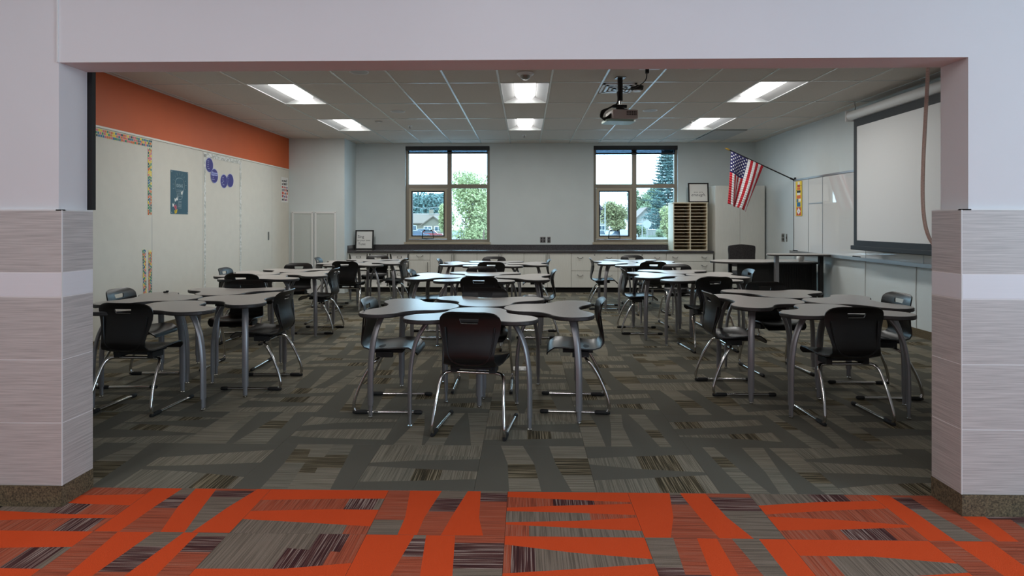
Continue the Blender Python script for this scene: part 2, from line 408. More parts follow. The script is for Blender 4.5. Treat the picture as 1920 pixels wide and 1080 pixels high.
# ================================================================== ceiling
ce = MB().box(-6, 6, YF1, YB+.25, ZC+.1, ZC+.2).build('ceiling', M['ceil']); tag(ce, 'suspended ceiling of grey acoustic tiles in a white grid', kind='structure')
gx = [XL]+[x for x in [-.31+.61*k for k in range(-8, 9)] if XL+.02 < x < XR-.02]+[XR]
gy = [YF1]+[y for y in [7.17+1.22*k for k in range(-4, 6)] if YF1+.1 < y < YB-.1]+[YB]
LIGHTS = [(x, y) for y in (7.17, 9.61) for x in (-3.36, -.31, 2.74)]
def is_light(x, y): return any(abs(x-a) < .05 and abs(y-b) < .05 for a, b in LIGHTS)
tile_mesh = {}
for i in range(len(gx)-1):
    for j in range(len(gy)-1):
        if is_light(gx[i], gy[j]): continue
        wx, wy = round(gx[i+1]-gx[i], 3), round(gy[j+1]-gy[j], 3)
        if (wx, wy) not in tile_mesh:
            a, b = wx/2-.007, wy/2-.007
            tile_mesh[(wx, wy)] = MB().box(-a, a, -b, b, .002, .02).mesh('ceiling_tile', M['ceil'])
        o = link('ceiling_tile', tile_mesh[(wx, wy)], ce); o.location = ((gx[i]+gx[i+1])/2, (gy[j]+gy[j+1])/2, ZC)
for x in gx: B('main_runner', M['tbar'], ce, x-.012, x+.012, YF1, YB, ZC-.003, ZC+.03)
for y in gy: B('cross_tee', M['tbar'], ce, XL, XR, y-.012, y+.012, ZC-.0025, ZC+.03)
# troffers
def troffer():
    t = empty('ceiling_light'); a, b = .298, .603
    mb = MB()      # sloped basket
    mb.quad((-a,-b,0), (-.15,-b,.075), (-.15,b,.075), (-a,b,0)); mb.quad((a,b,0), (.15,b,.075), (.15,-b,.075), (a,-b,0))
    mb.quad((-.15,-b,.075), (.15,-b,.075), (.15,b,.075), (-.15,b,.075)); mb.quad((-a,-b,0), (a,-b,0), (.15,-b,.075), (-.15,-b,.075)); mb.quad((-a,b,0), (-.15,b,.075), (.15,b,.075), (a,b,0))
    mb.build('reflector', M['basket'], t)
    f = MB().box(-a,a,-b,-b+.012,-.004,.003).box(-a,a,b-.012,b,-.004,.003).box(-a,-a+.012,-b,b,-.004,.003).box(a-.012,a,-b,b,-.004,.003); f.build('frame', M['white_metal'], t)
    # long bowed lens with rounded far end
    L = MB(); n = 8; path = []; 
    yy = [-b+.015, -b+.05, -.2, .2, b-.17, b-.10, b-.05, b-.02, b-.015]; ww = [.13, .133, .135, .135, .132, .12, .096, .055, .012]
    rowsL = []
    for y, wd in zip(yy, ww): rowsL.append([(wd*math.cos(math.pi*k/n), y, .072-.45*wd*math.sin(math.pi*k/n)) for k in range(n+1)])
    for r0, r1 in zip(rowsL, rowsL[1:]):
        for k in range(n): L.quad(r0[k], r0[k+1], r1[k+1], r1[k])
    L.quad(*reversed(rowsL[0]))
    L.build('diffuser', M['lens'], t, smooth=True)
    la = bpy.data.lights.new('fixture_tube', 'AREA'); la.shape = 'RECTANGLE'; la.size = .25; la.size_y = 1.04; la.energy = LAMP_WATTS; la.color = (1, .985, .94)
    lo = bpy.data.objects.new('fixture_tube', la); C.objects.link(lo); lo.parent = t; lo.location = (0, -.07, .006)
    return t
tr = troffer()
side = {-3.36: 'left', -.31: 'middle', 2.74: 'right'}
for i, (x, y) in enumerate(LIGHTS):
    o = tr if i == 0 else copy_tree(tr); o.location = (x+.305, y+.61, ZC)
    tag(o, 'lit recessed ceiling light, %s one of the %s row of three' % (side[x], 'nearer' if y < 8 else 'farther'), 'light', 'recessed ceiling lights')
# ceiling discs and small devices
def disc(name, loc, r, label, cat, m=M['vent'], rim=M['white_metal'], grp=None):
    t = empty(name, loc)
    MB().lathe([(r*.86,-.004),(r,-.006),(r*1.04,0)], 24).build('rim', rim, t, smooth=True); MB().cyl((0,0), r*.88, -.005, 0, 24).build('grille', m, t)
    return tag(t, label, cat, grp)
for (x, y, l) in ((-1.83, 6.62, 'just behind the opening, left of the middle'), (-1.90, 8.97, 'between the left and middle lights'), (1.83, 6.5, 'just behind the opening, right of the middle'), (1.84, 8.97, 'beyond the hanging projector')):
    disc('ceiling_speaker', (x, y, ZC), .105, 'round grey flush ceiling speaker '+l, 'speaker', grp='ceiling speakers')
def sprinkler(x, y, l, s=1):
    t = empty('sprinkler_head', (x, y, ZC)); MB().lathe([(.0,-.012*s),(.03*s,-.012*s),(.042*s,0)], 16).build('escutcheon', M['white_metal'], t, smooth=True)
    MB().cyl((0,0), .008*s, -.045*s, -.01).cyl((0,0), .018*s, -.05*s, -.045*s).build('head', M['steel'], t); tag(t, l, 'sprinkler', 'ceiling sprinklers')
sprinkler(-1.97, 10.28, 'small sprinkler head on the ceiling left of the middle lights')
sprinkler(-.02, 11.4, 'small sprinkler head on the ceiling beyond the middle lights')
sprinkler(2.69, 9.85, 'small sprinkler head on the ceiling left of the farther right light')
t = empty('ceiling_sensor', (-2.4, 9.85, ZC)); MB().cyl((0,0), .06, -.008, 0, 20).build('plate', M['vent'], t); MB().cyl((0,0), .025, -.014, -.008, 14).build('eye', M['white_metal'], t); tag(t, 'small flat round sensor plate above the farther left light', 'sensor')
t = empty('camera_dome', (0, 6.72, ZC)); MB().lathe([(.0,-.03),(.075,-.03),(.095,-.012),(.095,0)], 24).build('mount_ring', M['white_metal'], t, smooth=True)
MB().lathe([(0,-.075),(.03,-.07),(.052,-.05),(.058,-.028)], 20).build('dome', M['steel'], t, smooth=True); tag(t, 'white round ceiling device with shiny dome in front of middle lights', 'sensor')
t = empty('camera_dome', (1.36, 7.4, ZC)); MB().cyl((-.1,-.05), .05, -.01, 0, 20).build('side_plate', M['white_metal'], t); MB().lathe([(0,-.05),(.05,-.05),(.075,-.04),(.08,0)], 20).build('body', M['black_matte'], t, smooth=True); MB().cyl((0,0), .055, -.062, -.05, 20).build('lens_ring', M['white_metal'], t); tag(t, 'black round ceiling sensor beside the projector mount', 'sensor')
t = empty('air_diffuser', (1.13, 7.48, ZC))
for k in range(4):
    s0, s1 = .2-.05*k, .172-.05*k; z = -.012-.004*k
    f = MB().box(-s0,s0,-s0*1.3,-s1*1.3,z,0).box(-s0,s0,s1*1.3,s0*1.3,z,0).box(-s0,-s1,-s0*1.3,s0*1.3,z,0).box(s1,s0,-s0*1.3,s0*1.3,z,0); f.build('louvre_ring', M['white_metal'] if k % 2 == 0 else M['tbar'], t)
B('back_plate', M['vent'], t, -.17,.17,-.22,.22,-.002,0); tag(t, 'square white louvred air diffuser behind the projector pole', 'vent')
t = empty('return_grille', (3.66, 11.44, ZC-.004)); B('backing', M['shade'], t, -.29,.29,-.59,.59,-.004,0)
for k in range(24): o = B('slat', M['vent'], t, -.285,.285,-.585+k*.0495,-.585+k*.0495+.04,-.012,-.004)
tag(t, 'grey slatted return air grille in the far right ceiling', 'vent')

# projector
P = empty('projector', (1.085, 6.95, 2.575), R(8))
MB().box(-.055,.055,-.055,.055,.456,.464).build('ceiling_plate', M['steel'], P)
MB().cyl((0,0), .03, .2, .457, 14).build('mount_pole', M['black_matte'], P); MB().cyl((0,0), .011, .1, .21, 10).build('extension_rod', M['chrome'], P)
MB().cyl((0,0), .05, .105, .125, 14).box(-.085,.075,-.02,.02,.12,.15).box(-.06,.07,-.05,.05,.075,.1).tube([(-.02,0,.09),(.14,.0,.078)], .01, 6).build('mount_bracket', M['black_matte'], P)
body = rbox('case', M['proj'], P, -.13,.165,-.15,.15,-.03,.075, .012)
for k in range(6):
    for q in range(3): B('vent_slot', M['black_matte'], body, .03+k*.02,.044+k*.02,-.152,-.149,.012+q*.017,.023+q*.017)
pts = [(-.16,-.13),(.12,-.13),(.15,-.1),(.15,.1),(.12,.13),(-.16,.13),(-.19,.1),(-.19,-.1)]
MB().prism(pts, -.055, -.03).build('lower_bezel', M['proj_base'], P)
for k in range(4):
    d = .012*k
    MB().tube(catmull([(-.03,-.03+d,.3),(-.04,-.03,.17),(-.1-d,-.03,.13-d*.6),(-.19-d,-.04,.07),(-.22-d*.5,-.04,-.0),(-.19,-.05-d,-.035+d*.6),(-.12,-.05-d,-.0+d*1.2)], 5, False), .009, 6).build('cable', M['black_matte'], P, smooth=True)
tag(P, 'small pale projector hanging from a black ceiling pole with cable loop', 'projector')
t = empty('ceiling_outlet', (1.33, 6.55, ZC)); B('plate', M['white_metal'], t, -.1,.12,-.04,.04,-.006,0); B('plug', M['black_matte'], t, -.035,.0,-.02,.02,-.05,-.004)
MB().tube(catmull([(-.02,0,-.04),(-.03,.05,-.12),(-.12,.25,-.16),(-.24,.4,-.13)], 6, False), .006, 6).build('power_cord', M['black_matte'], t, smooth=True); tag(t, 'ceiling outlet plate with black cord running to the projector pole', 'outlet')

# ================================================================== windows
def window(n, x0, x1, lab):
    y0, y1 = YB+.07, YB+.13; zs = WZ0+.045
    wn = empty('window_%d' % n, ((x0+x1)/2, YB+.1, WZ0)); tag(wn, lab, kind='structure')
    ox, oy, oz = wn.location
    def BX(name, m, a, b, c, d, e, f_, par=wn): return B(name, m, par, a-ox, b-ox, c-oy, d-oy, e-oz, f_-oz)
    fw_ = .06; xm = (x0+x1)/2+.045 if n == 1 else (x0+x1)/2-.0; zm = 2.15
    xm = x0+(.52 if n == 1 else .49)*(x1-x0)
    BX('frame_jamb', M['bronze'], x0, x0+fw_, y0, y1, zs, WZ1); BX('frame_jamb', M['bronze'], x1-fw_, x1, y0, y1, zs, WZ1)
    BX('frame_head', M['bronze'], x0+fw_, x1-fw_, y0, y1, WZ1-.05, WZ1); BX('frame_bottom', M['bronze'], x0+fw_, x1-fw_, y0, y1, zs, zs+.06)
    BX('mullion', M['bronze'], xm-.046, xm+.046, y0-.004, y1, zs+.06, WZ1-.05)
    BX('transom', M['bronze'], x0+fw_, xm-.046, y0, y1, zm-.042, zm+.042); BX('transom', M['bronze'], xm+.046, x1-fw_, y0, y1, zm-.042, zm+.042)
    s = empty('sash'); s.parent = wn
    a, b, c, d = x0+fw_+.005, xm-.05, zs+.065, zm-.046
    def ring(name, m, q0, q1, e, f_):
        mb = MB()
        mb.box(a+q0-ox, b-q0-ox, e-oy, f_-oy, c+q0-oz, c+q1-oz).box(a+q0-ox, b-q0-ox, e-oy, f_-oy, d-q1-oz, d-q0-oz).box(a+q0-ox, a+q1-ox, e-oy, f_-oy, c+q1-oz, d-q1-oz).box(b-q1-ox, b-q0-ox, e-oy, f_-oy, c+q1-oz, d-q1-oz)
        return mb.build(name, m, s)
    ring('sash_frame', M['sill'], 0, .05, y0-.02, y1); ring('gasket', M['bronze_dark'], .05, .075, y0-.01, y1)
    xc = (a+b)/2-ox; zc = c+.03-oz; yh = y0-.03-oy
    MB().tube([(xc-.12,yh+.0,zc-.02),(xc-.105,yh-.01,zc+.12),(xc-.09,yh-.01,zc+.14),(xc+.09,yh-.01,zc+.14),(xc+.105,yh-.01,zc+.12),(xc+.12,yh,zc-.02),(xc-.12,yh,zc-.02)], .009, 6).cyl((xc-.07,yh), .018, zc+.13, zc+.165, 8).cyl((xc+.07,yh), .018, zc+.13, zc+.165, 8).build('handle', M['black_matte'], s)
    for (p, q, e, f_) in ((x0+fw_, xm-.046, zm+.042, WZ1-.05), (xm+.046, x1-fw_, zm+.042, WZ1-.05), (xm+.046, x1-fw_, zs+.06, zm-.042)): BX('pane', M['glass'], p, q, y0+.028, y0+.034, e, f_)
    BX('pane', M['glass'], a+.06, b-.06, y0+.028, y0+.034, c+.06, d-.06, s)
    BX('window_sill', M['sill'], x0-.02, x1+.02, YB-.03, YB+.07, WZ0-.0, zs)
    # roller shade
    r = empty('roller_shade', (ox, YB+.035, WZ1)); L = (x1-x0)/2-.005; dz = .12 if n == 1 else .145
    rbox('cassette', M['shade'], r, -L, L, -.04, .03, -.085, -.002, .006)
    B('shade_cloth', M['shade_cloth'], r, -L+.04, L-.04, .012, .014, -dz+.0, -.08); rbox('hem_bar', M['shade'], r, -L+.04, L-.04, .004, .02, -dz-.035, -dz, .004)
    tag(r, 'dark roller shade rolled up at the top of the %s window' % ('left' if n == 1 else 'right'), 'roller shade', 'roller shades')
window(1, *WIN[0], 'left bronze-framed window of four panes')
window(2, *WIN[1], 'right bronze-framed window of four panes')

# ================================================================== counter and cabinets
CY = 12.0     # cabinet fronts
ct = empty('countertop', (0, YB, .83))
rbox('top_slab', M['counter'], ct, -3.545, 3.705, CY-.03-YB, -.002, -.042, 0, .006)
B('backsplash', M['counter'], ct, -3.545, 2.94, -.02, -.001, 0, .1); B('side_splash', M['counter'], ct, -3.545, -3.525, CY-.02-YB, -.02, 0, .1)
tag(ct, 'long dark speckled countertop with backsplash below the windows', 'countertop')
def wire_pull(x, z, L, par, vert=False, y=0):
    if vert: path = [(x,y,z-L/2),(x,y-.03,z-L/2+.01),(x,y-.03,z+L/2-.01),(x,y,z+L/2)]
    else: path = [(x-L/2,y,z+.012),(x-L/2+.012,y-.028,z+.012),(x-L/4,y-.03,z-.01),(x+L/4,y-.03,z-.01),(x+L/2-.012,y-.028,z+.012),(x+L/2,y,z+.012)]
    return MB().tube(path, .006, 6).build('handle', M['steel'], par)
def cabinet(x0, x1, kind, label):
    c = empty('base_cabinet', ((x0+x1)/2, CY, 0)); W = (x1-x0)/2
    MB().box(-W, W, .022, .57, .1, .785).build('body', M['seam'], c); B('toe_kick', M['black_matte'], c, -W, W, .075, .1, .001, .1)
    def front(name, a, b, e, f_, pulls):
        p = rbox(name, M['wood_white'], c, a+.003, b-.003, 0, .02, e+.003, f_-.003, .002)
        for (x, z, L, v) in pulls: wire_pull(x, z, L, p, v)
        return p
    if kind == 'drawer_door':
        front('drawer', -W, W, .64, .785, [(0, .715, .13, False)]); d = front('door', -W, W, .1, .64, [(W-.05, .52, .15, True)]); MB().cyl((0,0), .011, 0, .006, 10, M=face_front(W-.05, -.001, .42)).build('lock', M['black_matte'], d)
    elif kind == 'doors':
        front('door', -W, 0, .1, .785, [(-.03, .68, .15, True)]); front('door', 0, W, .1, .785, [(.03, .68, .15, True)])
    elif kind == 'files':
        d = front('drawer', -W, W, .43, .785, [(-W*.62, .69, .11, False), (W*.62, .69, .11, False)]); MB().cyl((0,0), .011, 0, .006, 10, M=face_front(0, -.001, .745)).build('lock', M['black_matte'], d)
        front('drawer', -W, W, .1, .43, [(-W*.62, .34, .11, False), (W*.62, .34, .11, False)])
    elif kind == 'drawers3':
        for e, f_ in ((.62, .785), (.43, .62), (.1, .43)): front('drawer', -W, W, e, f_, [(-W*.62, f_-.085, .11, False), (W*.62, f_-.085, .11, False)])
    tag(c, label, 'cabinet', 'white base cabinets under the counter')
cabinet(-2.307, -1.894, 'drawer_door', 'narrow white base cabinet with one drawer above one door')
cabinet(-1.894, -.963, 'doors', 'white double-door base cabinet next to the narrow drawer cabinet')
cabinet(-.963, -.03, 'doors', 'white double-door base cabinet behind the far middle desks, middle of three')
cabinet(-.03, .91, 'doors', 'white double-door base cabinet next to the wide file drawers')
cabinet(.91, 1.83, 'files', 'white base cabinet of two wide drawers, left one of the pair')
cabinet(1.83, 2.78, 'files', 'white base cabinet of two wide drawers, right one of the pair')
cabinet(2.78, 3.70, 'drawers3', 'white base cabinet of three wide drawers below the mail slots')
# open cubby with bins
cb = empty('open_shelf_unit', (-2.925, CY, 0)); W = .615
cols = [-W, -W+.41, -W+.82, W]
for x in cols: B('divider', M['wood_white'], cb, max(-W, x-.012), min(W, x+.012), 0, .55, .1, .785)
for z in (.1, .272, .444, .616, .768): B('shelf', M['wood_white'], cb, -W, W, .002, .55, z, z+.017)
B('back_panel', M['maple'], cb, -W, W, .55, .56, .1, .785); B('toe_kick', M['black_matte'], cb, -W, W, .075, .1, .001, .1)
tag(cb, 'white open shelf unit full of bins under the counter', 'shelf')
bt = empty('storage_bin')
a = MB(); a.prism([(-.15,0),(.15,0),(.15,.3),(-.15,.3)], 0, .001)
b0 = [(-.145,.005),(.145,.005),(.145,.3),(-.145,.3)]; b1 = [(-.165,-.005),(.165,-.005),(.165,.31),(-.165,.31)]
bn = MB(); bn.quad(*[(x,y,0) for x,y in reversed(b0)])
for k in range(4):
    j = (k+1) % 4; bn.quad((*b0[k],0),(*b0[j],0),(*b1[j],.12),(*b1[k],.12)); bn.quad((*b1[j],.12),(*b1[k],.12),(b1[k][0]*.96,b1[k][1]*.96+.006,.118),(b1[j][0]*.96,b1[j][1]*.96+.006,.118))
bn.build('tub', M['paper'], bt); MB().box(-.17,.17,-.012,.315,.115,.13).build('rim', M['paper'], bt)
MB().box(-.045,.045,-.006,-.0,.045,.085).build('label_holder', M['steel'], bt); MB().box(-.032,.032,-.008,-.004,.052,.078).build('label_card', M['paper'], bt)
nm = ['top', 'second', 'third', 'bottom']; cn = ['left', 'middle', 'right']; first = True
for r_ in range(4):
    for c_ in range(3):
        o = bt if first else copy_tree(bt); first = False
        o.location = (-2.925+(cols[c_]+cols[c_+1])/2, CY+.03, (.633, .461, .289, .117)[r_])
        tag(o, 'white plastic bin with label holder, %s shelf, %s column of the open unit' % (nm[r_], cn[c_]), 'bin', 'white bins in the open shelf unit')
# framed prints
def framed(name, w, h, loc, rz, tilt, lines, label, mesh_only=False):
    f = empty(name, loc, rz); f.rotation_euler = (R(tilt), 0, rz); b = .026
    MB().box(-w/2,w/2,-.02,0,0,b).box(-w/2,w/2,-.02,0,h-b,h).box(-w/2,-w/2+b,-.02,0,b,h-b).box(w/2-b,w/2,-.02,0,b,h-b).build('frame', M['black_matte'], f)
    pp = B('print', M['paper'], f, -w/2+b, w/2-b, -.008, -.002, b, h-b)
    for s, size, x, z, al, sh, sp in lines: text('lettering', s, size, face_front(x, -.0086, z), M['ink'], pp, al, sh, .0003, sp)
    tag(f, label, 'picture frame')
framed('framed_print', .38, .405, (-3.32, 12.4, .831), 0, -6, [('Sing', .085, -.145, .265, 'LEFT', 0, 1), ('to your own', .052, -.145, .19, 'LEFT', 0, 1), ('Tune', .075, -.13, .115, 'LEFT', 0, 1)], 'black framed print reading Sing to your own Tune on the counter')
framed('framed_print', .415, .405, (3.515, 12.36, 1.792), 0, -5, [('you are', .045, 0, .215, 'CENTER', 0, 1.3), ('enough.', .085, 0, .16, 'CENTER', .35, 1.1)], 'black framed print reading you are enough on top of the mail slots')
# mail slot organiser
mo = empty('mail_slot_organizer', (3.285, 12.12, .831)); W, Hh, D = .34, .96, .42
B('side_panel', M['maple'], mo, -W, -W+.02, 0, D, 0, Hh); B('side_panel', M['maple'], mo, W-.02, W, 0, D, 0, Hh); B('centre_divider', M['maple'], mo, -.009, .009, 0, D, .02, Hh-.02)
B('top_panel', M['maple'], mo, -W-.01, W+.01, -.006, D, Hh-.02, Hh); B('bottom_panel', M['maple'], mo, -W+.02, W-.02, 0, D, 0, .02); B('back_panel', M['slot_wood'], mo, -W+.02, W-.02, D-.01, D, .02, Hh-.02)
sm = MB().box(0, W-.029, .004, D-.01, 0, .009).mesh('slot_shelf', M['slot_wood'])
lipm = MB().box(0, W-.029, -.001, .004, 0, .009).mesh('slot_lip', M['maple'])
for k in range(1, 14):
    for x in (-W+.02, .009):
        z = .02+k*(Hh-.04)/14
        o = link('slot_shelf', sm, mo); o.location = (x, 0, z); q = link('slot_lip', lipm, o)
tag(mo, 'pale wooden mail slot organizer with two columns of slots on the counter', 'organizer')
# tall cabinet
tc = empty('tall_cabinet', (4.225, CY, 0)); W = .485
B('body', M['wood_white'], tc, -W, W, .022, .595, .1, 2.115); B('toe_kick', M['black_matte'], tc, -W, W, .07, .1, .001, .1)
rbox('door', M['wood_white'], tc, -W+.003, -.002, 0, .02, .105, 2.11, .002); d = rbox('door', M['wood_white'], tc, .002, W-.003, 0, .02, .105, 2.11, .002)
MB().cyl((0,0), .013, 0, .008, 12, M=face_front(.025, -.001, .86)).build('lock', M['steel'], d)
tag(tc, 'tall white two-door cabinet in the far right corner behind the flag', 'cabinet')
# alcove frosted doors
fc = empty('panel_cabinet', (-4.145, 11.798, 0)); W = .44
for a, b in ((-W, -.012), (.012, W)):
    fr = MB().box(a,b,-.03,0,1.565,1.605).box(a,b,-.03,0,.1,.16).box(a,a+.04,-.03,0,.16,1.565).box(b-.04,b,-.03,0,.16,1.565).build('door_frame', M['white_metal'], fc)
    B('frosted_panel', M['frost'], fr, a+.04, b-.04, -.018, -.008, .16, 1.565)
    for x in (a+.02, b-.02): MB().cyl((0,0), .006, 0, .004, 8, M=face_front(x, -.03, 1.585)).build('screw', M['steel'], fr)
B('plinth', M['white_metal'], fc, -W, W, -.02, 0, .001, .1)
tag(fc, 'white framed double panel with frosted infill on the far left wall', 'cabinet')
# outlets
def outlet(name, M4, w, h, label, sock):
    o = empty(name); o.matrix_world = M4
    rbox('plate', M['steel'], o, -w/2, w/2, -h/2, h/2, 0, .006, .002)
    for (x, y) in sock: B('socket', M['black_matte'] if 0 else M['c_black2'], o, x-.014, x+.014, y-.02, y+.02, .006, .008)
    tag(o, label, 'outlet')
outlet('wall_outlet', face_front(.365, YB-.001, 1.03), .115, .12, 'steel double outlet plate on the back wall between the windows', [(-.028,.028),(-.028,-.028),(.028,.028),(.028,-.028)])
outlet('wall_outlet', face_front(.49, YB-.001, 1.03), .07, .12, 'narrow steel plate right of the double outlet on the back wall', [(0,.028),(0,-.028)])
outlet('wall_outlet', face_left(XR-.001, 11.25, 1.11), .115, .15, 'steel outlet plate on the right wall beside the whiteboard', [(-.028,.03),(-.028,-.03),(.028,.03),(.028,-.03)])
outlet('wall_outlet', face_left(XR-.001, 11.1, 1.11), .05, .14, 'slim steel switch plate right of the right wall outlet', [(0,0)])

# ================================================================== right wall: whiteboards, screen, flag
wbz0, wbz1 = .885, 2.115
wbd = empty('whiteboard', (XR, 10.75, wbz0))
def wy(u): return u-10.75
for a, b, z0, z1 in ((10.77, 10.22, wbz0, wbz1), (10.22, 9.74, wbz0, 1.70), (10.22, 9.74, 1.70, wbz1), (9.74, 8.52, wbz0, wbz1), (8.52, 7.3, wbz0, wbz1), (7.3, 6.1, wbz0, wbz1)):
    rbox('board_panel', M['white_board'], wbd, -.016, -.001, wy(b)+.004, wy(a)-.004, z0-wbz0+.004, z1-wbz0-.004, .002)
B('top_rail', M['alu'], wbd, -.024, -.001, wy(6.1), wy(10.78), wbz1-wbz0, wbz1-wbz0+.03); B('side_rail', M['alu'], wbd, -.022, -.001, wy(10.77), wy(10.785), 0, wbz1-wbz0)
for u in (10.22, 9.74, 8.52, 7.3): B('joint_strip', M['alu'], wbd, -.02, -.002, wy(u)-.006, wy(u)+.006, 0, wbz1-wbz0)
B('joint_strip', M['alu'], wbd, -.02, -.002, wy(9.74), wy(10.22), 1.692-wbz0, 1.708-wbz0)
B('marker_tray', M['alu'], wbd, -.085, -.001, wy(6.1), wy(10.78), -.03, -.0); B('tray_lip', M['alu'], wbd, -.09, -.085, wy(6.1), wy(10.78), -.034, .012)
tag(wbd, 'glossy whiteboard wall with metal rails and tray on the right wall', 'whiteboard')
e = rbox('marker', M['black_matte'], None, XR-.075, XR-.05, 8.58, 8.76, wbz0+.001, wbz0+.024, .006); tag(e, 'black marker lying on the whiteboard tray below the screen corner', 'marker')
e = rbox('marker', M['black_matte'], None, XR-.07, XR-.045, 10.55, 10.7, wbz0+.001, wbz0+.022, .006); tag(e, 'black marker at the far end of the whiteboard tray', 'marker')
# projection screen
SX = 4.52
ps = empty('projection_screen', (SX, 7.3, 2.86))
MB().tube([(0, -1.45, 0), (0, 1.2, 0)], .065, 12, up=(1,0,0)).build('case', M['white_metal'], ps, smooth=40); rbox('case_end_cap', M['white_metal'], ps, -.072, .072, 1.2, 1.225, -.075, .075, .01)
B('screen_surface', M['screen'], ps, -.002, .0, -1.3, 1.045, -1.74, -.16)
mk = MB(); mk.box(-.004,.001,1.045,1.12,-1.80,-.05).box(-.004,.001,-1.37,1.045,-.17,-.05).box(-.004,.001,-1.37,1.045,-1.80,-1.72).box(-.004,.001,-1.37,-1.3,-1.72,-.17); mk.build('black_border', M['screen_black'], ps)
rbox('bottom_bar', M['screen_black'], ps, -.03, .03, -1.4, 1.16, -1.85, -1.79, .008)
for y in (1.1, -1.3): MB().tube([(0,y,.06),(.012,y,.11),(0,y,.13),(0,y,.18)], .006, 6).build('hanger', M['steel'], ps)
tag(ps, 'pulled-down projection screen with black border hanging over the whiteboard', 'screen')
# wall cables under the screen
for y, l in ((8.55, 'left'), (7.45, 'right')):
    o = MB().tube([(XR-.006,y,wbz0-.04),(XR-.006,y+.01,.5),(XR-.006,y,.1)], .005, 6).build('wall_cable', M['white_metal']); tag(o, 'thin white cable running down the wall below the tray, %s one' % l, 'cable', 'white wall cables')
# yellow poster
yp = empty('poster'); yp.matrix_world = face_left(XR-.024, 10.56, 1.80)
B('sheet', M['c_yellow'], yp, -.115, .115, -.3, .3, 0, .002)
blocks = [(-.05,.05,.2,.24,'red2'),(-.035,.035,.24,.285,'white'),(-.06,.06,.15,.19,'orange'),(-.07,.07,.1,.14,'black2'),(-.06,.05,.06,.1,'white'),(-.075,.075,.0,.055,'orange'),(-.08,-.02,-.06,-.005,'blue'),(.0,.075,-.05,-.005,'white'),(-.065,.065,-.14,-.065,'blue'),(-.08,.08,-.29,-.15,'red2')]
mb = MB(); names = ['red2','white','orange','black2','blue']
for a, b, c, d, k in blocks: mb.cur = names.index(k); mb.box(a, b, c, d, .002, .003)
mb.cur = 1; mb.prism([(0,-.28),(.07,-.22),(0,-.155),(-.07,-.22)], .003, .004); mb.cur = 3; mb.box(-.09,-.07,.14,.15,.002,.003).box(.07,.095,.21,.225,.002,.003).box(-.015,.015,-.225,-.215,.004,.0045)
mb.build('printed_shapes', [M['c_'+k] for k in names], yp); tag(yp, 'narrow yellow poster of stacked coloured shapes on the whiteboard', 'poster')
# flag on pole
fl = empty('wall_flag', (XR, 10.75, 2.13))
def W2(x, z, y=10.75): return (x-XR, y-10.75, z-2.13)
MB().tube([W2(4.74, 2.13), W2(3.58, 2.675)], .011, 8).build('pole', M['black_matte'], fl); MB().tube([W2(3.60, 2.666), W2(3.56, 2.685), W2(3.52, 2.70)], [.013, .018, .003], 8).build('finial', M['gold'], fl)
MB().box(-.012, -.001, -.03, .03, -.05, .05).tube([W2(4.745, 2.127), W2(4.66, 2.167)], .017, 8).build('bracket', M['black_matte'], fl)
NS, NT = 39, 22
def flag_pt(s, t, d=0):
    P0, P1, Q0, Q1 = (3.622, 2.655), (4.195, 2.387), (3.548, 1.72), (3.905, 1.575)
    g = s+.17*t*math.sin(2*math.pi*(s*1.1)+.3)*(1-abs(2*s-1)**4)
    x = (P0[0]*(1-s)+P1[0]*s)*(1-t)+(Q0[0]*(1-g)+Q1[0]*g)*t; z = (P0[1]*(1-s)+P1[1]*s)*(1-t)+(Q0[1]*(1-g)+Q1[1]*g)*t
    y = 10.745-d-.085*t**.7*math.sin(2*math.pi*(s*1.55)+.6)-.03*t*math.sin(9*s+3*t)
    return W2(x, z, y)
mb = MB()
for i in range(NS):
    for j in range(NT):
        st = i*13//NS; s0, s1, t0, t1 = i/NS, (i+1)/NS, j/NT, (j+1)/NT
        mb.cur = 2 if (i < 21 and t1 <= .41) else (0 if st % 2 == 0 else 1)
        mb.quad(flag_pt(s0, t0), flag_pt(s1, t0), flag_pt(s1, t1), flag_pt(s0, t1))
fm = mb.build('cloth', [M['red'], M['white_cloth'], M['navy']], fl, smooth=True)
fm.modifiers.new('thickness', 'SOLIDIFY').thickness = .0015
mb = MB()
for r_ in range(9):
    for c_ in range(6 if r_ % 2 == 0 else 5):
        s, t = (r_+.6)/9.2*(7/13)*.985, ((c_+.55 if r_ % 2 == 0 else c_+1.05)/6.1)*.40
        pts = []
        for k in range(10):
            rr = .0165 if k % 2 == 0 else .0085; a = math.pi*k/5
            pts.append(flag_pt(max(.001, s+rr*math.cos(a)/.6), max(.001, t+rr*math.sin(a)/.9), .004))
        mb.quad(*pts)
mb.build('stars', M['white_cloth'], fm)
tag(fl, 'United States flag hanging from an angled black wall pole', 'flag')
# rope by the right pier
o = MB().tube(catmull([(2.205,3.34,3.02),(2.20,3.34,2.6),(2.19,3.34,2.2),(2.165,3.34,1.7),(2.165,3.34,1.45),(2.19,3.34,1.31),(2.235,3.33,1.235),(2.3,3.3,1.2),(2.36,3.22,1.21)], 8, False), .0095, 8).build('hanging_rope', M['rope'], smooth=True)
tag(o, 'beige braided rope hanging from the ceiling behind the right pier', 'rope')

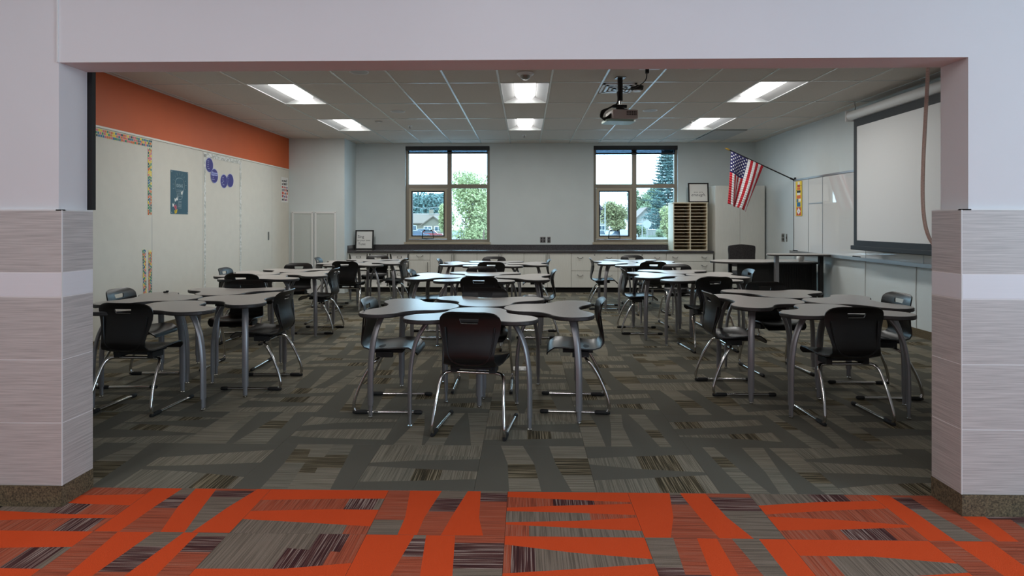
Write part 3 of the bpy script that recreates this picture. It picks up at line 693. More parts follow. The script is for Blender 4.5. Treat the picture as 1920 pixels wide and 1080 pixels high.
# ================================================================== left wall: posters, borders
def strip(Mx, L, w, label, cols, pale=False, grp='patterned border strips'):
    """scalloped border strip, local x = along, y = across (wavy edge at +y)"""
    o = empty('border_strip'); o.matrix_world = Mx
    n = max(8, int(L/.02)); pts = [(0,0),(L,0)]+[(L-L*k/n, w*(.86+.14*math.cos(2*math.pi*(L*k/n)/.11))) for k in range(n+1)]
    MB().prism(pts, 0, .0015).build('paper_strip', M['c_pale'] if pale else M['c_cream'], o)
    mb = MB(); r = random.Random(int(L*1000)); x = .012; k = 0
    while x < L-.025:
        for q in range(3):
            mb.cur = r.randrange(len(cols)); y = w*(.05+.29*q); a = .012+.004*r.random()
            mb.prism([(x-a+(.013 if q % 2 else 0), y), (x+a+(.013 if q % 2 else 0), y), (x+a+(.013 if q % 2 else 0), y+w*.25), (x-a+(.013 if q % 2 else 0), y+w*.25)], .0015, .0022)
        x += .034; k += 1
    mb.build('printed_pattern', [M['c_'+c] for c in cols], o)
    return tag(o, label, 'border', grp)
bc = ['blue', 'orange', 'green', 'yellow', 'teal', 'pink']
def on_left(y, z, rot=0): return face_right(XL+.001, y, z) @ Matrix.Rotation(R(rot), 4, 'Z')
strip(on_left(7.425, 2.405, 180), 3.2, .10, 'colourful dotted border along the top of the nearest cream panel', bc)
strip(on_left(7.425, 1.48, 90), .82, .085, 'colourful dotted border running down beside the teal poster panel joint', bc)
strip(on_left(7.425, .51, 90), .53, .07, 'lower right strip of the two short colourful dotted borders', bc)
strip(on_left(7.325, .51, 92), .55, .07, 'lower left strip of the two short colourful dotted borders', bc)
pc = ['palegrey', 'white', 'pale']
strip(on_left(9.77, 2.40, 180), 1.13, .07, 'pale scalloped border along the top of the panel with blue discs', pc, True, 'pale border strips')
strip(on_left(9.80, .3, 90), 2.08, .06, 'pale scalloped vertical border right of the blue discs', pc, True, 'pale border strips')
strip(on_left(8.70, .3, 90), 2.08, .06, 'pale scalloped vertical border left of the blue discs', pc, True, 'pale border strips')
# teal chalk poster
tp = empty('poster'); tp.matrix_world = face_right(XL+.001, 8.03, 1.79)
B('sheet', M['c_teal'], tp, -.205, .205, -.295, .285, 0, .002)
mb = MB()
r = random.Random(4)
bulb = [(0,.17),(.07,.155),(.105,.1),(.1,.03),(.06,-.06),(.045,-.11),(-.045,-.11),(-.06,-.06),(-.1,.03),(-.105,.1),(-.07,.155)]
mb.tube([(x, y+.02, .003) for x, y in catmull(bulb, 4)]+[(0, .19, .003)], .003, 5)
for k in range(6): mb.tube([(-.042,-.12-.018*k,.003),(.042,-.125-.018*k,.003)], .003, 5)
for k in range(16):
    a = 2*math.pi*k/16
    if -2.6 < a-math.pi*1.5 < -.0 or True:
        c, s_ = math.cos(a), math.sin(a)
        if s_ > -.5: mb.tube([(.13*c,.1+.13*s_,.003),(.165*c,.1+.165*s_,.003)], .002, 4)
for k in range(8): mb.tube([(-.05+r.uniform(-.03,.0), .03-.013*k, .003), (.05+r.uniform(0,.03), .03-.013*k, .003)], .0016, 4)
mb.build('chalk_drawing', M['c_chalk'], tp); text('lettering', 'IDEAS', .06, Matrix.Translation((0, .085, .0026)), M['c_chalk'], tp)
mb = MB()
for k, (x, y, s_) in enumerate(((-.10,-.1,0),(-.06,-.085,0),(.05,.0,0),(-.15,-.17,0),(-.11,-.19,1),(-.09,-.21,1),(-.10,-.26,2),(-.08,-.255,2))):
    mb.cur = s_; mb.prism([(x,y),(x+.028,y+.03),(x+.012,y-.025),(x-.012,y-.03),(x-.022,y+.022)], .002, .004)
mb.build('printed_petals', [M['c_white'], M['c_pink'], M['c_yellow']], tp)
mb = MB()
for x in (-.185, .185):
    for y in (-.275, .265): mb.cyl((x, y), .008, .002, .005, 8)
mb.build('pin', M['steel'], tp); tag(tp, 'dark teal poster with a chalk-drawn light bulb on the cream wall', 'poster')
# blue discs
for k, (y, z, dep, l) in enumerate(((8.80, 2.23, 0, 'uppermost of the four'), (8.935, 2.08, .004, 'with white stripe of lettering'), (9.23, 2.02, 0, 'lower disc with pale left edge'), (9.42, 2.045, .004, 'rightmost and plainest of the four'))):
    o = empty('paper_disc'); o.matrix_world = face_right(XL+.001+dep, y, z)
    MB().cyl((0,0), .108, 0, .0015, 28).build('backing', M['c_lav'], o); MB().cyl((0,0), .1, .0015, .003, 28).build('face', M['c_purple'], o)
    mb = MB(); r = random.Random(k)
    if k == 1:
        mb.box(-.085,.09,.005,.05,.003,.004,).build('white_band', M['c_lav'], o); mb = MB(); mb.box(-.07,.075,.022,.032,.004,.005).build('band_print', M['c_purple'], o); mb = MB()
    for q in range(5):
        zz = -.06+q*.028; mb.box(-.075+r.uniform(0,.03), -.04+r.uniform(0,.05) if k != 3 else -.07, zz, zz+.012, .003, .0038)
    mb.build('print_marks', M['c_dusty'], o); tag(o, 'dark blue paper disc on the cream wall, '+l, 'disc', 'blue paper discs')
# small far poster
sp = empty('poster'); sp.matrix_world = face_right(XL+.001, 11.58, 2.02); B('sheet', M['paper'], sp, -.165, .165, -.24, .24, 0, .002)
mb = MB(); r = random.Random(9)
for row in range(7):
    x = -.13
    while x < .12:
        wd = r.uniform(.02, .05); mb.cur = 2 if row > 4 else r.randrange(4); z = -.21+row*.06; mb.box(x, x+wd, z, z+r.uniform(.025, .05), .002, .003); x += wd+r.uniform(.012, .03)
mb.build('printed_shapes', [M['c_red2'], M['c_orange'], M['c_black2'], M['c_purple']], sp); tag(sp, 'small white poster with red and dark printed figures in the far left corner', 'poster')

# ================================================================== desks
half = [(0,0),(.085,-.016),(.16,-.06),(.208,-.14),(.218,-.235),(.248,-.315),(.315,-.368),(.395,-.41),(.448,-.48),(.46,-.56),(.425,-.645),(.355,-.692),(.27,-.70),(.19,-.668),(.125,-.625),(.06,-.602)]
half = [(x, y*.957) for x, y in half]
outline = half+[(0,-.57)]+[(-x, y) for x, y in reversed(half[1:])]
OUT = catmull(outline, 3)[::-1]
area2 = sum(a[0]*b[1]-b[0]*a[1] for a, b in zip(OUT, OUT[1:]+OUT[:1]))
if area2 < 0: OUT = OUT[::-1]
def inset(pts, d):
    out = []; n = len(pts)
    for k in range(n):
        a, b = Vector(pts[k-1]), Vector(pts[(k+1) % n]); t = (b-a).normalized(); out.append((pts[k][0]-t.y*d, pts[k][1]+t.x*d))
    return out
ZT = .735
def desk():
    t = empty('student_desk')
    i1 = inset(OUT, .006)
    MB().prism(i1, ZT-.024, ZT).build('tabletop', M['laminate'], t)
    mb = MB(); n = len(OUT); rings = [[(x, y, ZT-.0005) for x, y in i1], [(x, y, ZT-.001) for x, y in inset(OUT, .003)], [(x, y, ZT-.006) for x, y in OUT], [(x, y, ZT-.022) for x, y in OUT], [(x, y, ZT-.029) for x, y in inset(OUT, .006)], [(x, y, ZT-.029) for x, y in inset(OUT, .04)]]
    for a, b in zip(rings, rings[1:]):
        for k in range(n): j = (k+1) % n; mb.quad(b[k], b[j], a[j], a[k])
    mb.build('edge_band', M['edge'], t, smooth=True)
    MB().box(-.16,.16,-.45,-.2,ZT-.05,ZT-.024).build('under_frame', M['black_matte'], t)
    cx, cy = 0, -.38
    for fx, fy in ((-.405,-.56),(.405,-.56),(0,-.10)):
        d = Vector((cx-fx, cy-fy, 0)).normalized(); F = Vector((fx, fy, 0))
        prof = [(.0,.085),(.0,.2),(.002,.34),(.012,.44),(.032,.54),(.065,.62),(.105,.68),(.135,.712)]
        path = [tuple(F+d*a+Vector((0,0,z))) for a, z in catmull(prof, 3, False)]
        lg = MB().tube(path, .0145, 10, ry=.025, up=tuple(d)).build('leg', M['leg'], t, smooth=50)
        MB().tube([tuple(F+Vector((0,0,.018))), tuple(F+Vector((0,0,.1)))], .011, 10, ry=.018, up=tuple(d)).build('leg_insert', M['leg'], lg, smooth=50)
        MB().cyl((fx, fy), .015, .0, .009, 12).cyl((fx, fy), .006, .009, .02, 8).build('glide', M['chrome'], lg)
    return t
# ================================================================== chairs
def chair():
    t = empty('student_chair')
    prof = [(.462,.408),(.456,.428),(.438,.445),(.40,.456),(.33,.458),(.25,.452),(.17,.447),(.11,.449),(.07,.461),(.046,.487),(.038,.525),(.046,.575),(.058,.63),(.062,.675),(.058,.715)]
    wid = [.165,.185,.198,.205,.207,.205,.198,.187,.175,.165,.162,.170,.184,.195,.201]
    rows_ = list(zip(prof, wid))
    # back top: slot rows and rounded top
    top = [((.0555,.728),.2015),((.0535,.739),.201),((.051,.75),.2),((.048,.762),.197),((.043,.774),.190),((.036,.786),.177),((.029,.795),.160),((.023,.802),.136),((.018,.806),.105)]
    rows_ = rows_+top
    us = [-1,-.9,-.75,-.6,-.45,-.31,-.24,-.12,0,.12,.24,.31,.45,.6,.75,.9,1]
    grid = []
    for k, ((y, z), wd) in enumerate(rows_):
        back = min(1, max(0, (z-.46)/.08)) if y < .2 else 0
        row = []
        slot = 15 <= k <= 18
        for u in us:
            uu = u*wd
            if slot and abs(u) <= .31: uu = u*.2*(1 if k >= 17 else (.86 if k == 15 else .94))
            yy = y+back*.028*(uu/.2)**2+(0 if back else 0); zz = z+(1-back)*.016*(uu/.2)**4*(1 if y < .42 else .2)-(.006*(1-(uu/.2)**2) if back == 0 and y < .4 else 0)
            row.append(Vector((uu, yy, zz)))
        grid.append(row)
    nr, nc = len(grid), len(us); V = []; F = []; TH = .009
    def N(i, j):
        a = grid[min(i+1, nr-1)][j]-grid[max(i-1, 0)][j]; b = grid[i][min(j+1, nc-1)]-grid[i][max(j-1, 0)]
        return b.cross(a).normalized()
    for i in range(nr):
        for j in range(nc): V.append(tuple(grid[i][j]))
    for i in range(nr):
        for j in range(nc): V.append(tuple(grid[i][j]+N(i, j)*TH))
    off = nr*nc; edges = {}
    hole = lambda i, j: 15 <= i <= 17 and 5 <= j <= 10
    for i in range(nr-1):
        for j in range(nc-1):
            if hole(i, j): continue
            q = [i*nc+j, i*nc+j+1, (i+1)*nc+j+1, (i+1)*nc+j]
            F.append(tuple(q)); F.append(tuple(off+k for k in reversed(q)))
            for a, b in zip(q, q[1:]+q[:1]): edges[(a, b)] = edges.get((a, b), 0)+1
    for (a, b) in list(edges):
        if (b, a) not in edges: F.append((b, a, off+a, off+b))
    mb = MB(); mb.v = V; mb.f = F; mb.mi = [0]*len(F)
    me = mb.mesh('seat_shell', M['black'], 50)
    import bmesh
    bm = bmesh.new(); bm.from_mesh(me); bmesh.ops.recalc_face_normals(bm, faces=bm.faces); bm.to_mesh(me); bm.free()
    sh = link('seat_shell', me, t)
    # moulded rib under the back
    MB().tube(catmull([(-.165,.066,.70),(-.150,.051,.58),(-.125,.041,.50),(-.06,.053,.465),(.06,.053,.465),(.125,.041,.50),(.150,.051,.58),(.165,.066,.70)], 4, False), .006, 6).build('moulded_rib', M['black'], sh, smooth=True)
    # cantilever tube: one leg each side and a bar under the seat
    for s in (-1, 1):
        path = catmull([(s*.15,.175,.385),(s*.19,.165,.378),(s*.21,.135,.352),(s*.218,.085,.27),(s*.226,.04,.17),(s*.233,.015,.09),(s*.235,.012,.045),(s*.235,.03,.02),(s*.235,.075,.0145),(s*.235,.28,.0145),(s*.235,.485,.0145)], 4, False)
        lg = MB().tube(path, .0115, 10).build('leg', M['chrome'], t, smooth=True)
        MB().tube([(s*.235,.004,.014),(s*.235,.03,.015),(s*.235,.10,.0155),(s*.235,.115,.0145)], [.010,.0165,.0155,.012], 8).build('heel_cap', M['black_matte'], lg, smooth=True)
        MB().tube([(s*.235,.445,.0145),(s*.235,.455,.0155),(s*.235,.495,.0155),(s*.235,.505,.014)], [.012,.0155,.0155,.01], 8).build('toe_cap', M['black_matte'], lg, smooth=True)
    MB().tube([(-.155,.175,.385),(.155,.175,.385)], .0115, 10).build('cross_bar', M['chrome'], t, smooth=True)
    MB().box(-.13,.13,.12,.34,.419,.442).box(-.15,-.11,.15,.27,.388,.43).box(.11,.15,.15,.27,.388,.43).build('seat_bracket', M['black_matte'], t)
    return t
proto_desk, proto_chair = desk(), chair()
used = {'d': False, 'c': False}
def place(kind, x, y, deg, label):
    p = proto_desk if kind == 'd' else proto_chair
    o = copy_tree(p) if used[kind] else p; used[kind] = True
    o.location = (x, y, 0); o.rotation_euler = (0, 0, R(deg))
    tag(o, label, 'desk' if kind == 'd' else 'chair', 'three-lobed student desks' if kind == 'd' else 'black student chairs')
RN = {'F': 'nearest row', 'M': 'middle row', 'B': 'farthest row'}; CN = {'L': 'left', 'C': 'middle', 'R': 'right'}
DESC_D = {'F': 'nearest', 'B': 'farthest', 'L': 'leftmost', 'R': 'rightmost'}
DESC_C = {'F': 'with its back to the viewer', 'B': 'facing the viewer', 'L': 'on the left side facing right', 'R': 'on the right side facing left'}
#  cluster: centre x, y, rotation, then chairs (rear skid mid x, y, heading degrees)
CL = {
 'CF': (-.335, 4.60, -4, dict(F=(-.367,3.82,82), L=(-1.245,4.56,0), R=(.623,4.58,177), B=(-.35,5.34,-90))),
 'LF': (-2.78, 5.11, 1, dict(F=(-2.875,4.21,87), L=(-3.57,5.16,3), R=(-1.995,5.15,180), B=(-2.785,6.03,-88))),
 'RF': (2.29, 5.03, -1, dict(F=(2.255,4.12,92), L=(1.475,5.06,1), R=(3.087,4.98,178), B=(2.31,5.95,-85))),
 'LM': (-3.12, 7.62, 3, dict(F=(-3.22,6.72,88), L=(-3.90,7.65,4), R=(-2.37,7.65,181), B=(-3.22,8.58,-88))),
 'CM': (-.545, 7.26, -3, dict(F=(-.50,6.43,90), L=(-1.45,7.38,0), R=(.40,7.42,180), B=(-.575,8.01,-90))),
 'RM': (1.98, 7.53, 0, dict(F=(2.02,6.42,96), L=(1.19,7.72,-2), R=(2.83,7.56,178), B=(2.09,8.48,-88))),
 'LB': (-2.66, 9.9, 2, dict(F=(-2.72,8.99,88), L=(-3.5,9.98,5), R=(-1.90,9.75,178), B=(-2.64,10.83,-90))),
 'CB': (-.49, 9.62, 0, dict(F=(-.505,8.87,90), L=(-1.43,9.66,0), R=(.42,9.55,180), B=(-.535,10.37,-90))),
 'RB': (1.82, 9.9, 0, dict(F=(1.91,8.99,92), L=(1.02,9.85,-3), B=(1.89,10.83,-90))),
}
for key, (cx, cy, rot, chairs) in CL.items():
    where = '%s cluster of the %s' % (CN[key[0]], RN[key[1]])
    for d, (ox, oy, a) in (dict(F=(0,-.008,0), B=(0,.008,180), L=(-.172,0,-90), R=(.172,0,90)) if key[0] == 'C' else dict(F=(0,-.172,0), B=(0,.172,180), L=(-.008,0,-90), R=(.008,0,90))).items():
        c, s = math.cos(R(rot)), math.sin(R(rot))
        place('d', cx+c*ox-s*oy, cy+s*ox+c*oy, rot+a, 'three-lobed grey desk, %s top of the %s' % (DESC_D[d], where))
    for d, (x, y, hd) in chairs.items():
        place('c', x, y, hd-90, 'black chair %s, %s' % (DESC_C[d], where))

# ================================================================== teacher's corner
td = empty('teacher_desk', (3.9, 9.9, 0))
def D(x, y): return (x-3.9, y-9.9)
top = [D(x, y) for x, y in catmull([(3.02,9.95),(3.10,9.72),(3.35,9.60),(3.8,9.58),(4.55,9.58),(4.60,9.62),(4.60,10.28),(4.55,10.32),(3.6,10.32),(3.2,10.25)], 4)]
MB().prism(top, .735, .762).build('worktop', M['laminate'], td); MB().prism([(x*1.006, y*1.008) for x, y in top], .733, .756).build('worktop_edge', M['edge'], td)
top2 = [D(x, y) for x, y in catmull([(3.76,9.5),(3.82,9.38),(4.0,9.34),(4.55,9.34),(4.68,9.36),(4.69,9.6),(4.66,9.72),(4.0,9.72),(3.84,9.68)], 4)]
MB().prism(top2, .872, .895).build('raised_counter', M['laminate'], td); MB().prism([(x*1.004, y*1.004-.0015) for x, y in top2], .870, .889).build('counter_edge', M['edge'], td)
for x in (3.90, 4.58): rbox('post', M['leg'] if x < 4 else M['black_matte'], td, x-3.9-.03, x-3.9+.03, 9.45-9.9, 9.52-9.9, .0, .872, .008)
MB().box(*[3.36-3.9, 4.60-3.9], 9.66-9.9, 9.685-9.9, .08, .733).build('modesty_panel', M['black_matte'], td)
for k in range(24): B('corrugation', M['black_matte'], td, .03+k*.0255, .03+k*.0255+.015, 9.652-9.9, 9.66-9.9, .09, .73)
for x in (3.4, 4.5): B('leg', M['black_matte'], td, x-3.9-.025, x-3.9+.025, 10.1-9.9, 10.15-9.9, 0, .735); B('foot', M['black_matte'], td, x-3.9-.03, x-3.9+.03, 9.7-9.9, 10.25-9.9, 0, .04)
tag(td, 'teacher desk with curved grey worktop, raised counter and black panels', 'desk')
oc = empty('office_chair', (3.98, 10.95, 0))
bp = [(x, z) for x, z in catmull([(-.21,.60),(-.235,.80),(-.24,.93),(-.2,.965),(0,.985),(.2,.965),(.24,.93),(.235,.80),(.21,.60),(0,.585)], 4)]
MB().prism(bp, 0, .06, M=face_front(0, .30, 0)).build('backrest', M['speckle_fabric'], oc, smooth=50)
rbox('seat', M['speckle_fabric'], oc, -.25, .25, -.24, .24, .43, .51, .03); MB().box(-.03,.03,.2,.32,.40,.44).box(-.03,.03,.3,.33,.40,.75).build('back_bar', M['black_matte'], oc)
MB().cyl((0,0), .03, .1, .43, 12).build('gas_lift', M['steel'], oc)
for k in range(5):
    a = 2*math.pi*k/5; lg = MB().tube([(0,0,.11),(.28*math.cos(a),.28*math.sin(a),.075)], [.028,.018], 8).build('base_arm', M['black_matte'], oc)
    MB().tube([(.28*math.cos(a)-.02*math.sin(a),.28*math.sin(a)+.02*math.cos(a),.03),(.28*math.cos(a)+.02*math.sin(a),.28*math.sin(a)-.02*math.cos(a),.03)], .03, 10).build('caster', M['black_matte'], lg)
tag(oc, 'black speckled fabric office chair behind the teacher desk', 'chair')
o = MB().lathe([(0,0),(.032,0),(.05,.015),(.058,.045),(.056,.085),(.048,.1),(.044,.1),(.05,.08),(.05,.04),(0,.02)], 18).build('bowl', M['c_white'], smooth=50); o.location = (4.42, 9.82, .7625); tag(o, 'small round white cup under the raised teacher counter', 'cup')
t = empty('floor_outlet_box', (-.03, 5.69, 0)); rbox('cover', M['white_metal'], t, -.085, .085, -.075, .075, .0005, .008, .002)
for x in (-.045, .045): B('flap', M['vent'], t, x-.03, x+.03, -.055, -.01, .008, .011)
tag(t, 'white floor outlet box set in the carpet between desk rows', 'outlet')
o = MB().cyl((0,0), .02, 0, .01, 10).cyl((.015,0), .012, .006, .018, 8).build('desk_clip', M['black_matte']); o.location = (-3.30, 5.48, ZT+.001); tag(o, 'tiny black clip lying on the near left cluster desk edge', 'clip')

# ================================================================== outside
GZ = -1.5
M['grass'] = mat('lawn', rgb(92, 104, 80), .9, noise=.2, scale=.8)
M['asphalt'] = mat('pale_asphalt', rgb(128, 130, 134), .9, noise=.08, scale=1.2)
M['concrete'] = mat('concrete', rgb(150, 150, 148), .9, noise=.06, scale=2)
M['bark'] = mat('bark', rgb(96, 80, 66), .9, noise=.3, scale=6)
def leafm(n, c): return mat(n, rgb(*c), .7, noise=.3, scale=1.5)
LM = dict(light=leafm('leaf_light_green', (148, 154, 108)), mid=leafm('leaf_mid_green', (108, 122, 92)), blue=leafm('leaf_blue_green', (80, 106, 104)), purple=leafm('leaf_purple', (76, 70, 84)), yellow=leafm('leaf_yellow_green', (128, 126, 86)))
tag(MB().box(-160, 160, 13.0, 260, GZ-.3, GZ).build('ground', M['asphalt']), 'pale grey parking lot and road outside the windows', kind='structure')
tag(B('lawn_strip', M['grass'], None, -160, 160, 128, 250, GZ, GZ+.12), 'green lawn in front of the houses', kind='structure')
tag(B('kerb', M['concrete'], None, 14, 60, 108, 109, GZ, GZ+.4), 'pale kerb beside the road', kind='structure')
def at(u, Y):  # world x at distance Y for a column of the picture
    return (u-985)/1134*Y
def broadleaf(u, Y, ztop, rx, zlow, lm, n, leaf, label, seed, lobes=7, name='tree'):
    r = random.Random(seed); X = at(u, Y); t = empty(name, (X, Y, GZ)); H_ = ztop-GZ; zl = zlow-GZ
    tk = MB().tube([(0,0,0),(.03*rx,0,zl+.2),(0,.02,H_*.55),(.05*rx,0,H_*.85)], [.035*rx+.06,.03*rx+.05,.02*rx+.03,.01], 7)
    for k in range(6):
        a = r.uniform(0, 6.28); z0 = zl+(H_-zl)*r.uniform(.05, .5); L = rx*r.uniform(.5, .8); tk.tube([(0,0,z0),(L*.5*math.cos(a),L*.5*math.sin(a),z0+L*.4),(L*math.cos(a),L*math.sin(a),z0+L*.75)], [.02*rx+.02,.012*rx+.015,.008], 5)
    tk.build('trunk', M['bark'], t)
    cs = [(0,0,zl+(H_-zl)*.5,.85)]
    for k in range(lobes):
        a = r.uniform(0, 6.28); q = r.uniform(.25, .62); cs.append((rx*q*math.cos(a), rx*q*math.sin(a), zl+(H_-zl)*r.uniform(.2, .85), r.uniform(.35, .55)))
    mb = MB(); hz = (H_-zl)/2
    for k in range(n):
        cx, cy, cz, sc = r.choice(cs)
        d = Vector((r.gauss(0,1), r.gauss(0,1), r.gauss(0,1))).normalized()*(r.random()**.4)
        p = Vector((cx+d.x*rx*sc, cy+d.y*rx*sc, cz+d.z*hz*sc*1.05))
        if p.z > H_: p.z = H_-r.random()*.3*hz
        a = Vector((r.gauss(0,1), r.gauss(0,1), r.gauss(0,1))).normalized(); b = a.orthogonal().normalized(); l_ = leaf*r.uniform(.6, 1.3)
        mb.quad(p-a*l_, p-b*l_*.45, p+a*l_, p+b*l_*.45)
    f = mb.build('foliage', lm, t); f['kind'] = 'stuff'
    tag(t, label, 'tree', 'trees outside the windows')
def conifer(u, Y, ztop, rx, lm, label, seed, tiers=32):
    r = random.Random(seed); t = empty('conifer', (at(u, Y), Y, GZ)); H_ = ztop-GZ
    MB().tube([(0,0,0),(0,0,H_)], [.35,.03], 8).build('trunk', M['bark'], t)
    mb = MB()
    for k in range(tiers):
        z = H_*(.1+.9*k/tiers); R_ = rx*(1-k/tiers)**.8*r.uniform(.8, 1.1)+.15
        for q in range(13):
            a = 6.28*q/13+r.uniform(-.2, .2); L = R_*r.uniform(.7, 1.05); dirv = Vector((math.cos(a), math.sin(a), 0))
            for s in range(16):
                f_ = (s+1)/16; p = dirv*L*f_+Vector((0,0,z-.18*L*f_+.25*L*f_*f_))
                for e in range(4):
                    v = Vector((r.gauss(0,1), r.gauss(0,1), r.gauss(0,.5))).normalized(); l_ = .62*r.uniform(.6, 1.2); b = v.orthogonal().normalized()
                    mb.quad(p-v*l_*.2, p-b*l_*.16, p+v*l_, p+b*l_*.16)
    f = mb.build('needles', lm, t); f['kind'] = 'stuff'; tag(t, label, 'tree', 'trees outside the windows')
broadleaf(880, 36, 4.45, 1.75, -1.2, LM['light'], 9500, .10, 'light green young tree with airy leaves close outside the left window', 1, 9)
broadleaf(918, 60, 4.3, 1.3, -1.2, LM['mid'], 2200, .16, 'mid green tree at the right edge of the left window', 2)
broadleaf(806, 172, 10.0, 7.5, 0, LM['blue'], 5200, .5, 'large blue-green tree behind the tan house', 3, 9)
broadleaf(766, 178, 6.0, 4, 0, LM['blue'], 2200, .45, 'dark tree at the left edge of the left window', 13)
broadleaf(838, 100, 4.5, 1.7, -.6, LM['light'], 2200, .26, 'light green tree in front of the tan house', 4)
broadleaf(1122, 170, 6.8, 4.4, 0, LM['purple'], 3200, .45, 'purple-leaved tree at the left of the right window', 5)
broadleaf(1150, 130, 6.0, 3.6, -.6, LM['yellow'], 3400, .36, 'yellow-green tree in the middle of the right window', 6)
broadleaf(1196, 160, 10.6, 4.6, -.2, LM['mid'], 4200, .42, 'tall mid green tree left of the big conifer', 7)
broadleaf(1220, 172, 11.4, 5, .5, LM['mid'], 4200, .45, 'broad mid green tree behind the pale houses', 14)
broadleaf(1262, 90, 3.9, 2.2, -1.0, LM['light'], 3000, .26, 'bright green tree at the right edge of the right window', 8)
broadleaf(1196, 118, .9, 2.0, -1.3, LM['mid'], 1600, .26, 'low round green shrub left of the pale houses', 15, name='shrub')
broadleaf(1238, 110.8, .7, 1.3, -1.3, LM['mid'], 1600, .26, 'low round green shrub right of the pale houses', 16, name='shrub')
conifer(1251, 120, 19.0, 5.6, LM['blue'], 'tall blue-green conifer at the upper right of the right window', 9)
broadleaf(722, 172, 7.5, 5, 0, LM['mid'], 1800, .5, 'green tree hidden mostly left of the left window', 17)
M['tan_wall'] = mat('tan_siding', rgb(122, 112, 98), .8, noise=.04, scale=3); M['cream_wall'] = mat('cream_siding', rgb(142, 140, 136), .8)
M['roof_a'] = mat('pale_brown_roof', rgb(112, 98, 88), .9, noise=.1, scale=4); M['roof_b'] = mat('pinkish_roof', rgb(124, 110, 104), .9, noise=.1, scale=4); M['dark_glass'] = mat('dark_window_glass', rgb(70, 84, 96), .1)
def house(u, Y, w, d, hw, hr, gable_front, wm, rm, label):
    h = empty('house', (at(u, Y), Y, GZ+.1)); W = w/2
    B('wall', wm, h, -W, W, 0, d, 0, hw); o = .5
    if gable_front:
        MB().prism([(-W,hw),(W,hw),(0,hw+hr)], -d, 0, M=Matrix(((1,0,0,0),(0,0,-1,0),(0,1,0,0),(0,0,0,1)))).build('gable_wall', wm, h)
        rf = MB(); 
        for s in (-1, 1): rf.quad((s*(W+o),-o,hw-.35),(0,-o,hw+hr+.15),(0,d+o,hw+hr+.15),(s*(W+o),d+o,hw-.35)); rf.quad((s*(W+o),-o,hw-.6),(0,-o,hw+hr-.1),(0,-o,hw+hr+.15),(s*(W+o),-o,hw-.35))
        rf.build('roof', rm, h)
    else:
        MB().quad((-W-o,-o,hw),(W+o,-o,hw),(W-1,d/2,hw+hr),(-W+1,d/2,hw+hr)).quad((W+o,d+o,hw),(-W-o,d+o,hw),(-W+1,d/2,hw+hr),(W-1,d/2,hw+hr)).quad((W+o,-o,hw),(W+o,d+o,hw),(W-1,d/2,hw+hr)).quad((-W-o,d+o,hw),(-W-o,-o,hw),(-W+1,d/2,hw+hr)).box(-W-o,W+o,-o,d+o,hw-.2,hw).build('roof', rm, h)
        B('chimney', wm, h, W*.1, W*.1+1, d*.4, d*.4+1, hw, hw+hr+.9)
    for x in (-W*.5, W*.45):
        wn = B('window', M['c_white'], h, x-.9, x+.9, -.06, 0, hw*.38, hw*.8); B('pane', M['dark_glass'], wn, x-.78, x-.05, -.08, -.05, hw*.42, hw*.76); B('pane', M['dark_glass'], wn, x+.05, x+.78, -.08, -.05, hw*.42, hw*.76)
    tag(h, label, 'house', 'houses across the road')
house(795, 145, 11, 9, 2.9, 2.4, False, M['tan_wall'], M['roof_a'], 'low tan house with a hipped roof seen through the left window')
house(812, 137, 5, 6, 2.7, 1.7, True, M['tan_wall'], M['roof_a'], 'tan gabled wing in front of the low tan house')
house(1211, 140, 6.0, 8, 3.4, 3.0, True, M['cream_wall'], M['roof_b'], 'cream gabled house, left of the pair in the right window')
house(1246, 152, 5.6, 8, 3.2, 2.6, True, M['cream_wall'], M['roof_b'], 'cream gabled house, right of the pair in the right window')
house(1118, 150, 6.0, 8, 2.9, 2.4, True, M['cream_wall'], M['roof_b'], 'small cream house at the left edge of the right window')
def car(u, Y, body, label, rz=0, suv=False):
    c = empty('car', (at(u, Y), Y, GZ), rz); L, W, h = 4.5, 1.8, 1.5 if not suv else 1.75
    sd = [(-2.25,.35),(2.25,.35),(2.25,.75),(2.1,.9),(1.2,.98),(.55,h),(-1.1 if not suv else -1.9,h),(-1.95 if not suv else -2.15,.98),(-2.25,.9)]
    MB().prism(sd, -W/2, W/2, M=Matrix(((1,0,0,0),(0,0,-1,0),(0,1,0,0),(0,0,0,1)))).build('body', body, c)
    sw = [(-1.0 if not suv else -1.75,h-.08),(.5,h-.08),(1.0,1.02),(-1.6 if not suv else -1.95,1.02)]
    for s in (-1, 1): MB().prism(sw, -.01, .01, M=Matrix(((1,0,0,0),(0,0,-1,s*W/2),(0,1,0,0),(0,0,0,1)))).build('side_window', M['dark_glass'], c)
    for x in (-1.4, 1.4):
        for s in (-1, 1): MB().cyl((0,0), .33, -.11, .11, 16, M=Matrix(((1,0,0,x),(0,0,-1,s*(W/2-.08)),(0,1,0,.33),(0,0,0,1)))).build('wheel', M['black_matte'], c)
    tag(c, label, 'car', 'parked cars')
cw = mat('car_white', rgb(150, 152, 156), .25); cr = mat('car_red', rgb(132, 58, 60), .25); cbl = mat('car_blue', rgb(74, 84, 104), .25); cs_ = mat('car_silver', rgb(124, 128, 134), .25)
car(808, 116, cr, 'red car parked outside the left window', R(4)); car(782, 112, cbl, 'blue-grey car at the left edge of the left window', R(8)); car(800, 126, cw, 'white car parked behind the red car', R(3), True)
car(872, 118, cw, 'white car behind the young tree in the left window', R(-3)); car(905, 122, cs_, 'silver car right of the young tree in the left window')
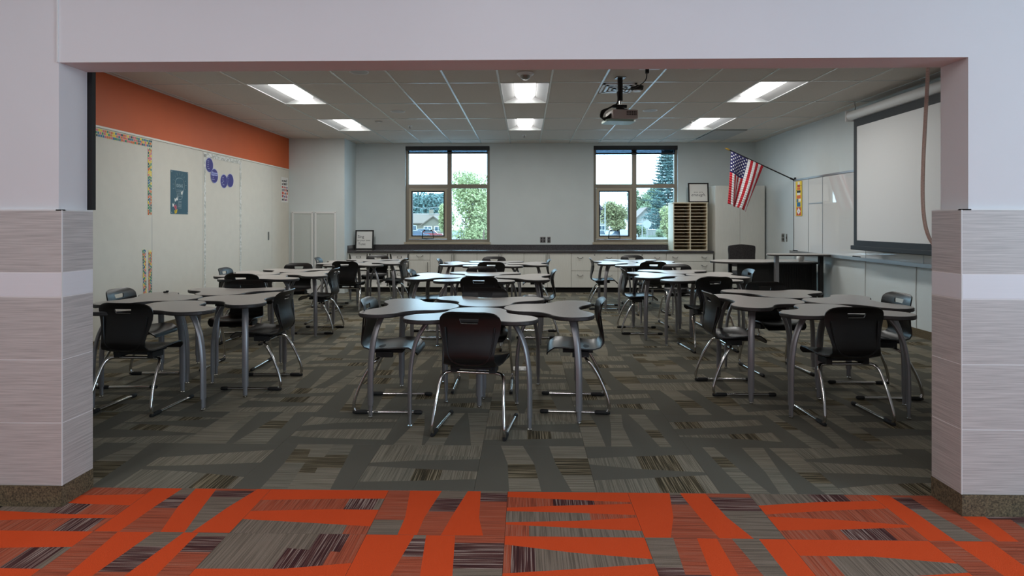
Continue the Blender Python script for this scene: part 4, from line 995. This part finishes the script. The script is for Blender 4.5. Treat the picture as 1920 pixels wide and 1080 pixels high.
car(1120, 104, cw, 'white car at the left edge of the right window', R(55), True); car(1150, 112, cs_, 'silver car in the middle of the right window parking row', R(50)); car(1178, 112, cw, 'white van-like car right in the right window parking row', R(58), True); car(1140, 124, cbl, 'blue-grey car behind the parking row in the right window', R(50))
def fence(u0, u1, Y, label):
    f = empty('iron_fence', (at(u0, Y), Y, GZ)); L = at(u1, Y)-at(u0, Y)
    for z in (.3, 1.5): B('rail', M['bronze_dark'], f, 0, L, -.02, .02, z, z+.05)
    n = int(L/.3); pm = MB().box(-.012, .012, -.012, .012, 0, 1.65).mesh('picket', M['bronze_dark'])
    for k in range(n+1): o = link('picket', pm, f); o.location = (L*k/n, 0, 0)
    tag(f, label, 'fence')
fence(1210, 1275, 113, 'dark iron picket fence below the pale houses'); fence(768, 826, 130, 'dark picket fence in front of the tan house')
def pole(u, Y, h, r, label, m=M['concrete']):
    o = empty('street_pole', (at(u, Y), Y, GZ)); MB().cyl((0,0), r, 0, h, 8, r*.7).build('shaft', m, o); MB().box(-.5,.5,-.04,.04,h-.5,h-.38).build('crossarm', m, o); tag(o, label, 'pole')
pole(1134, 120, 7.5, .14, 'pale utility pole in the right window behind the parked cars'); pole(1203, 112, 3.6, .1, 'thin pale post left of the street sign')
s = empty('street_sign', (at(1212, 106), 106, GZ)); MB().cyl((0,0), .06, 0, 3.2, 8).build('post', M['concrete'], s); MB().cyl((0,0), .75, -.03, .03, 8, M=face_front(0, -.08, 2.75)).build('sign_plate', M['concrete'], s); tag(s, 'octagonal road sign seen from behind in the right window', 'sign')
o = MB().tube([(at(902,34),34,GZ),(at(902.5,34)+.1,34,.4),(at(906,34)+.05,34,1.0)], .045, 8).build('leaning_stake', M['bark']); tag(o, 'leaning brown wooden stake beside the young tree', 'stake')
up = empty('utility_pole', (at(748, 132), 132, GZ)); MB().cyl((0,0), .16, 0, 9, 8, .11).build('shaft', M['bark'], up); MB().box(-.08,.08,-1,1,7.2,7.35).build('crossarm', M['bark'], up)
for z0, dz in ((7.3, -1.1), (5.4, -.5)):
    MB().tube(catmull([(0,0,z0),(5.5,0,z0+dz),(12,0,z0-.2)], 6, False), .05, 5).build('wire', M['concrete'], up)
tag(up, 'utility pole with two pale wires crossing before the left window trees', 'pole')
